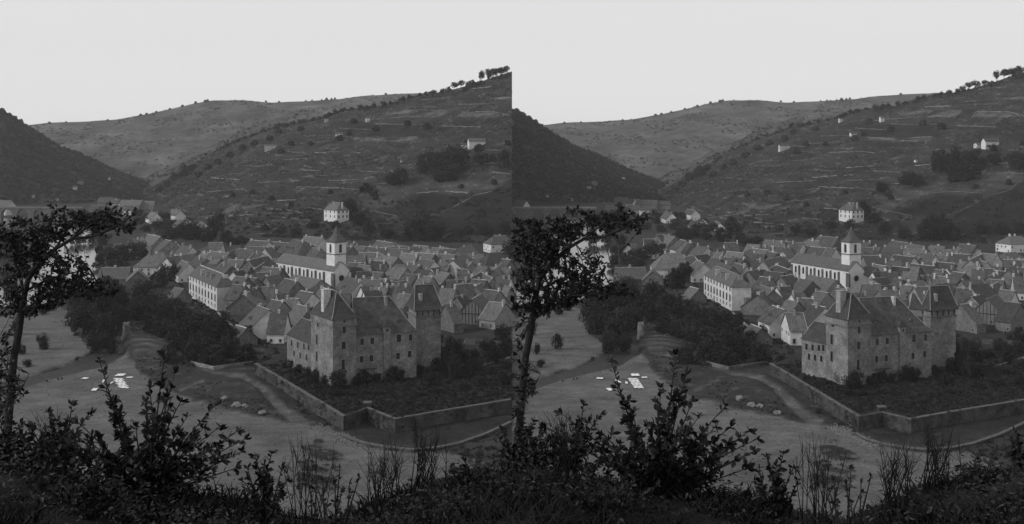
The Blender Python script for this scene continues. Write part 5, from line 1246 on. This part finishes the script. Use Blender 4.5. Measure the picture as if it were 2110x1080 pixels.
    rs = np.random.RandomState(62); n = 2400; U = rs.uniform(max(uL, 450), min(uR, 1200) - 3, n); d0 = np.interp(U, *HILL['right']['d0']); D = d0 - 15 + rs.uniform(0, 1, n) ** 1.5 * 120; k = vnoise(U, D, .06, 3.0) + rs.uniform(-.5, .5, n) > .05; U, D = U[k], D[k]; Z = np.maximum(hill_z('right', U, D), 0)
    shrub_cover('hillfoot_scrub', np.stack([(U + OX - 1055) / F * D, D, Z], -1), rs.uniform(.6, 2.6, len(U)), 'dark hedges and scrub at the foot of the vineyard hill', per=16)
    p_, s_ = scatter('left', 5200, 1.6, 4.2, 4, -250, 380); shrub_cover('hillside_wood', p_, s_, 'thick dark wood covering the steep hill above the bridge', per=24)
    p_, s_ = scatter('mid', 1800, 1.5, 4.0, 5, 270, 760, lambda U, Y, X, D, rs: vnoise(X, D, .03, 1.0) > -.1); shrub_cover('ridge_wood', p_, s_, 'hazy wood on the middle ridge of the valley', per=16)
    p_, s_ = scatter('far', 3500, 2.0, 5.0, 6, 0, 950, lambda U, Y, X, D, rs: vnoise(X, D, .018, 1.0) > .0); shrub_cover('far_wood', p_, s_, 'pale patches of wood on the far hill', per=12)
    # low plants in the orchard, bank and garden
    def flat(poly, n, smin, smax, z, seed, name, label):
        rs = np.random.RandomState(seed); a = np.array(poly, float); U = rs.uniform(a[:, 0].min(), a[:, 0].max(), n); Y = rs.uniform(a[:, 1].min(), a[:, 1].max(), n); ok = inside(poly, U, Y) > .5
        ok &= (U > uL + 2) & (U < uR - 2) & (ground_height_mask(U, Y) < .5) & (inside(PATH, U, Y) < .5)
        U, Y = U[ok], Y[ok]; D = (H - z) * F / (Y - YH); X = (U + OX - 1055) / F * D
        shrub_cover(name, np.stack([X, D, np.full(len(X), z)], -1), rs.uniform(smin, smax, len(X)), label, per=18)
    flat([(250, 560), (340, 545), (385, 600), (450, 645), (540, 690), (585, 745), (520, 755), (430, 750), (340, 760), (300, 690), (265, 690), (245, 650)], 1800, .5, 1.6, .2, 8, 'orchard_undergrowth', 'tangled dark undergrowth of the orchard')
    flat([(530, 755), (600, 740), (735, 790), (850, 775), (950, 745), (1053, 700), (1053, 820), (815, 860), (757, 838), (712, 852)], 4200, .3, 1.0, GZ, 9, 'garden_plants', 'dark beds of low plants in the castle garden')
    flat([(525, 775), (705, 885), (690, 885), (640, 868), (560, 815), (520, 785)], 260, .3, .8, .2, 10, 'wallside_weeds', 'dark weeds along the foot of the garden wall')
    flat([(400, 790), (500, 785), (560, 830), (610, 865), (540, 858), (470, 845), (400, 820)], 300, .2, .6, 1.2, 12, 'knoll_heather', 'short dark tufts on the grassy knoll')
    flat([(265, 690), (340, 700), (360, 760), (330, 790), (285, 760)], 260, .2, .6, 1.0, 13, 'bank_tufts', 'rough tufts on the river bank')
    flat([(820, 900), (1053, 830), (1053, 860), (940, 905), (850, 918), (760, 905), (715, 890)], 500, .2, .6, .1, 14, 'lane_weeds', 'dark grass between the garden wall and the parapet')
    flat([(930, 925), (1053, 880), (1053, 1000), (960, 1000)], 300, .3, 1.0, .1, 15, 'meadow_scrub', 'dark scrub beyond the parapet')
    flat([(610, 945), (720, 940), (700, 1010), (610, 1010)], 60, .3, .8, .1, 16, 'sand_weeds', 'dark weed patches on the sand')
    flat([(0, 815), (100, 782), (250, 740), (330, 800), (470, 852), (640, 880), (760, 925), (700, 1020), (0, 1020)], 420, .08, .3, .05, 41, 'beach_weeds', 'tiny dark weeds scattered over the sand')
    flat([(-100, 660), (120, 636), (180, 722), (60, 770), (-100, 800)], 160, .08, .35, .05, 42, 'bar_weeds', 'tiny dark weeds on the pale river bar')
    flat([(258, 735), (290, 775), (360, 815), (470, 852), (640, 880), (650, 888), (470, 860), (350, 822), (275, 770)], 260, .15, .5, .15, 43, 'verge_tufts', 'ragged dark tufts along the edge of the sand')
    for k, (q, lb_) in enumerate((([(300, 700), (325, 690), (345, 683)], 'short pale garden wall above the brook bank'), ([(448, 648), (470, 668), (492, 690)], 'low garden wall below the long pale house'), ([(345, 640), (365, 636), (385, 640)], 'low wall in front of the small garden house'), ([(395, 752), (440, 763), (520, 752)], 'low bank wall beside the path junction'))):
        pp = [P(u, y, 0) for u, y in q]; wall_run('orchard_wall', pp, 1.3, .5, 'drystone', lb_, 'wall', 'walls: ' + lb_, cop=False)
    # stones heaped beside the parapet
    rs = np.random.RandomState(31); n = 700; t = rs.uniform(0, 1, n); U = 655 + 85 * t + rs.normal(size=n) * 5; Y = 880 + 38 * t + rs.normal(size=n) * 5; D = H * F / (Y - YH); X = (U + OX - 1055) / F * D
    b = MB()
    for x, y in zip(X, D):
        s = rs.uniform(.1, .28); b.prism([(x + s * math.cos(a + rs.uniform(-.3, .3)), y + s * math.sin(a), .0) for a in (0, 1.26, 2.5, 3.77, 5.0)], [(x + .6 * s * math.cos(a), y + .6 * s * math.sin(a), s * 1.1 + .12) for a in (0, 1.26, 2.5, 3.77, 5.0)])
    o = b.build('stone_heap', M['rock']); tag(o, 'heap of pale loose stones beside the parapet', 'stones', kind='stuff')
    boulder(463, 823, 15, 12, 'pale round boulder on the edge of the grassy knoll', 1.5); boulder(487, 838, 20, 14, 'broad boulder at the foot of the knoll', .6); boulder(505, 840, 16, 12, 'boulder touching the broad boulder at the foot of the knoll', .6); boulder(541, 852, 16, 10, 'low flat boulder near the path end', .4)
    # pale masonry pier at the brook mouth
    p = P(260, 695, 0); e = empty('sluice_pier', p); b = MB(); rp = random.Random(3); K = 9
    rg = [[((1.7 - .12 * j + rp.uniform(-.25, .25)) * math.cos(6.283 * i / K), (2.3 - .1 * j + rp.uniform(-.25, .25)) * math.sin(6.283 * i / K), z_ + (rp.uniform(-.9, .5) if j == 5 else 0)) for i in range(K)] for j, z_ in enumerate((-2, .2, 1.6, 3.0, 4.4, 5.8))]
    for A_, B_ in zip(rg, rg[1:]):
        for i in range(K): b.face([A_[i], A_[(i + 1) % K], B_[(i + 1) % K], B_[i]])
    b.face(rg[-1]); b.build('pier', M['stone'], e); tag(e, 'pale masonry pier standing at the mouth of the brook', 'pier', 'piers at the brook mouth')
    # linen laid out on the beach
    def sheet(u, y, w, h, label, ang=0.0, grp='strips of white linen laid in rows on the beach'):
        p = P(u, y, .2); s = p.y / F; W = w * s; Dp = h * s / ((H) / p.y) ; b = MB(); nx = 8; ny = 4
        for i in range(nx):
            for j in range(ny):
                def q(i, j): x, yy = (i / nx - .5) * W, (j / ny - .5) * Dp; return (x, yy, .12 + .05 * math.sin(i * 1.7 + u) + .04 * math.sin(j * 2.1 + y))
                b.face([q(i, j), q(i + 1, j), q(i + 1, j + 1), q(i, j + 1)])
        o = b.build('linen_sheet', M['linen'], None, smooth=True); o.location = p; o.rotation_euler = (0, 0, ang); tag(o, label, 'linen', grp)
    for k in range(7): sheet(243 + k * 2.1, 781 + k * 3.1, 20, 2.3, 'long strip of white linen in a row of strips on the beach', -.12)
    sheet(248, 773, 17, 4.5, 'wide white sheet above the row of linen strips'); sheet(267, 778, 12, 1.6, 'narrow white cloth beside the wide sheet', .1); sheet(175, 780, 13, 3, 'small grey-white cloth apart from the other linen', -.2); sheet(195, 803, 10, 5, 'crumpled white cloth near the leafy shoots', .2); sheet(213, 786, 4, 6, 'small white cloth by the linen strips', .3); sheet(230, 789, 5, 4, 'small square white cloth touching the linen strips')
    person(388, 770, 'stand', 'small dark figure standing on the riverside path'); person(246, 733, 'kneel', 'figure in dark dress kneeling at the brook edge'); person(251, 731, 'kneel', 'second figure in dark dress kneeling at the brook edge')
    for u, y in ((121, 783), (128, 782), (98, 787)): person(u, y, 'kneel', 'dark figure kneeling with the washing on the sand by the water')
    # near plants
    OXs = OX
    if ox: OX = ox - 7
    near_tree()
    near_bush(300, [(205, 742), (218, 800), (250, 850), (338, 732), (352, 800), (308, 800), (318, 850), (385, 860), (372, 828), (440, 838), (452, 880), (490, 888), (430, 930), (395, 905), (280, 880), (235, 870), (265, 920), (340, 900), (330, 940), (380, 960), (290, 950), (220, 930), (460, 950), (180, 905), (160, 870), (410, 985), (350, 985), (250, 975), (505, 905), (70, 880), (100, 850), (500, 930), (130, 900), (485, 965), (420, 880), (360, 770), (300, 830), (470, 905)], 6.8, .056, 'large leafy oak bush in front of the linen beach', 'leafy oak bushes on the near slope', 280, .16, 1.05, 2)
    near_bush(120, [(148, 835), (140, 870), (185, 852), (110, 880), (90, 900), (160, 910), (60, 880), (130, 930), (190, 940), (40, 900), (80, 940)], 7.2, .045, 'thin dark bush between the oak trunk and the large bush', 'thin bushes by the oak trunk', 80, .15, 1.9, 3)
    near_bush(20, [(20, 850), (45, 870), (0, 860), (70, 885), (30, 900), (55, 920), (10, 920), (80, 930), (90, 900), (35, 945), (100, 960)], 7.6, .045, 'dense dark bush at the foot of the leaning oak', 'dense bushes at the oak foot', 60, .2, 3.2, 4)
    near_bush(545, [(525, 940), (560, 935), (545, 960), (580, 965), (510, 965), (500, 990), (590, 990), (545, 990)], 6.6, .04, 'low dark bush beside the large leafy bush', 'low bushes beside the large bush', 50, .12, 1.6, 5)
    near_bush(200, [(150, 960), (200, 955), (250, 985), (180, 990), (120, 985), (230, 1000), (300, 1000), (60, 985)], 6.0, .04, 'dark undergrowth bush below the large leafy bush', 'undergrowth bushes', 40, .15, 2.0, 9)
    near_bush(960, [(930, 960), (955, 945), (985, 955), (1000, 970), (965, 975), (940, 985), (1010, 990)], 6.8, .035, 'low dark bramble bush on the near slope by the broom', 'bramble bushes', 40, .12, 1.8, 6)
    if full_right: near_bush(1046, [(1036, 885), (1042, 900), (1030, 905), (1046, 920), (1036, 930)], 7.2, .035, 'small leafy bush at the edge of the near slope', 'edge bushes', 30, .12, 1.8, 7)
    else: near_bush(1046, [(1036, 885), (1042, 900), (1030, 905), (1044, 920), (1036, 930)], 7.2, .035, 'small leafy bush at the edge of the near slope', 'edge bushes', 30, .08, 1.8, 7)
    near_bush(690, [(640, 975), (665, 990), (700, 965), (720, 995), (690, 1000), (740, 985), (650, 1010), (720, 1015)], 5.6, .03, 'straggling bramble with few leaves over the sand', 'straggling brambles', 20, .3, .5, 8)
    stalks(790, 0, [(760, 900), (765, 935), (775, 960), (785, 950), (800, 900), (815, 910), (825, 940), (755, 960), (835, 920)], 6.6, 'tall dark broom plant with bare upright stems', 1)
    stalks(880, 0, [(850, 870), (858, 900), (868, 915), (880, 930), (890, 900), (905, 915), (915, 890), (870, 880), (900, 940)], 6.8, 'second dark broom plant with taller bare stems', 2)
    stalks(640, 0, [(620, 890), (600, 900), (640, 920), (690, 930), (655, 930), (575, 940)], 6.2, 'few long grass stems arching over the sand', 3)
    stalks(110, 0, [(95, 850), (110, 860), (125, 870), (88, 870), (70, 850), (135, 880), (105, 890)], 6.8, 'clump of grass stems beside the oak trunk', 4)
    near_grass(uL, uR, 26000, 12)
    rs = np.random.RandomState(77); n = 15000; D = rs.uniform(2.6, 8.0, n); U = rs.uniform(uL + 3, uR - 3, n); X = (U + OX - 1055) / F * D
    k = (vnoise(X, D, 1.7, 2.0) > -.15) & ~((U > 560) & (U < 740) & (rs.uniform(0, 1, n) < .7)); D, U, X = D[k], U[k], X[k]; n = len(D)
    hh = np.abs(rs.normal(size=n)) * .07 * (1 + vnoise(X, D, 2.3, 1.0)); B_ = np.stack([X, D, near_z(U, D) + hh], -1); d_ = rs.normal(size=(n, 3)); d_[:, 2] = np.abs(d_[:, 2]) * .6
    o = link('ground_ivy', leaves_mesh('ground_ivy', B_, d_, rs.uniform(.02, .05, n), rs)); tag(o, 'low dark leaves creeping over the near slope', 'ivy', kind='stuff')
    OX = OXs

def gable_to_viewer(u, y, zr, hw, length, wall, label, turn=0.0, z0=0.0, name='village_house'):
    """house whose gable apex is seen at (u, y), ridge running away from the viewer"""
    A = P(u, y, zr); ray = Vector((A.x, A.y, 0)).normalized(); ca, sa = math.cos(turn), math.sin(turn); d = Vector((ray.x * ca - ray.y * sa, ray.x * sa + ray.y * ca, 0)); n = Vector((-d.y, d.x, 0))
    rise = min(hw * .95, zr * .6); r = Rect(A - n * hw, d, length, n, 2 * hw)
    root, base, _ = make_building(name, r, z0, zr - rise, zr, 'gable', wall, 'slate'); auto_windows(r, root, base, z0, zr - rise, dens=.5)
    if wall == 'board':
        for j in np.linspace(.06, .94, 9):
            q = r.pt(0, j); zz = zr - rise + (1 - abs(j - .5) * 2) * rise - .3; b = MB(); b.box(q - d * .05, n, d, .11, .09, 0, zz); b.v = [(x - base.x, y - base.y, z - base.z) for x, y, z in b.v]; b.build('timber_post', M['timber'], root)
        b = MB(); b.box(r.pt(0, .5) - d * .08, n, d, hw, .12, zr - rise - .15, zr - rise + .15); b.v = [(x - base.x, y - base.y, z - base.z) for x, y, z in b.v]; b.build('timber_beam', M['timber'], root)
    tag(root, label, name.split('_')[-1], 'houses: ' + label)

# one water sheet below the banks, one base sheet under everything to the horizon
for nm, z, m, x, y0, y1 in (('river', -0.75, 'water', 900, 150, 1900), ('terrain', -4.0, 'ground', 6000, -200, 9000)):
    b = MB(); b.face([(-x, y0, z), (x, y0, z), (x, y1, z), (-x, y1, z)]); o = b.build(nm, M[m]); tag(o, kind='structure')

build_half(0.0, -160.0, 1055.0, False)
build_half(1061.0, -6.0, 1180.0, True)

# ------------------------------------------------------------------ the air of the valley
b = MB(); b.box((0, 1650, 0), (1, 0, 0), (0, 1, 0), 2300, 1720, -6, 420)
hm = bpy.data.materials.new('haze'); hm.use_nodes = True; N = hm.node_tree.nodes; N.remove(N['Principled BSDF'])
v = N.new('ShaderNodeVolumePrincipled'); v.inputs['Color'].default_value = (.93, .93, .93, 1); v.inputs['Density'].default_value = 6.5e-5; v.inputs['Anisotropy'].default_value = 0.0
hm.node_tree.links.new(v.outputs[0], N['Material Output'].inputs['Volume'])
hz = b.build('haze', hm); tag(hz, kind='stuff')
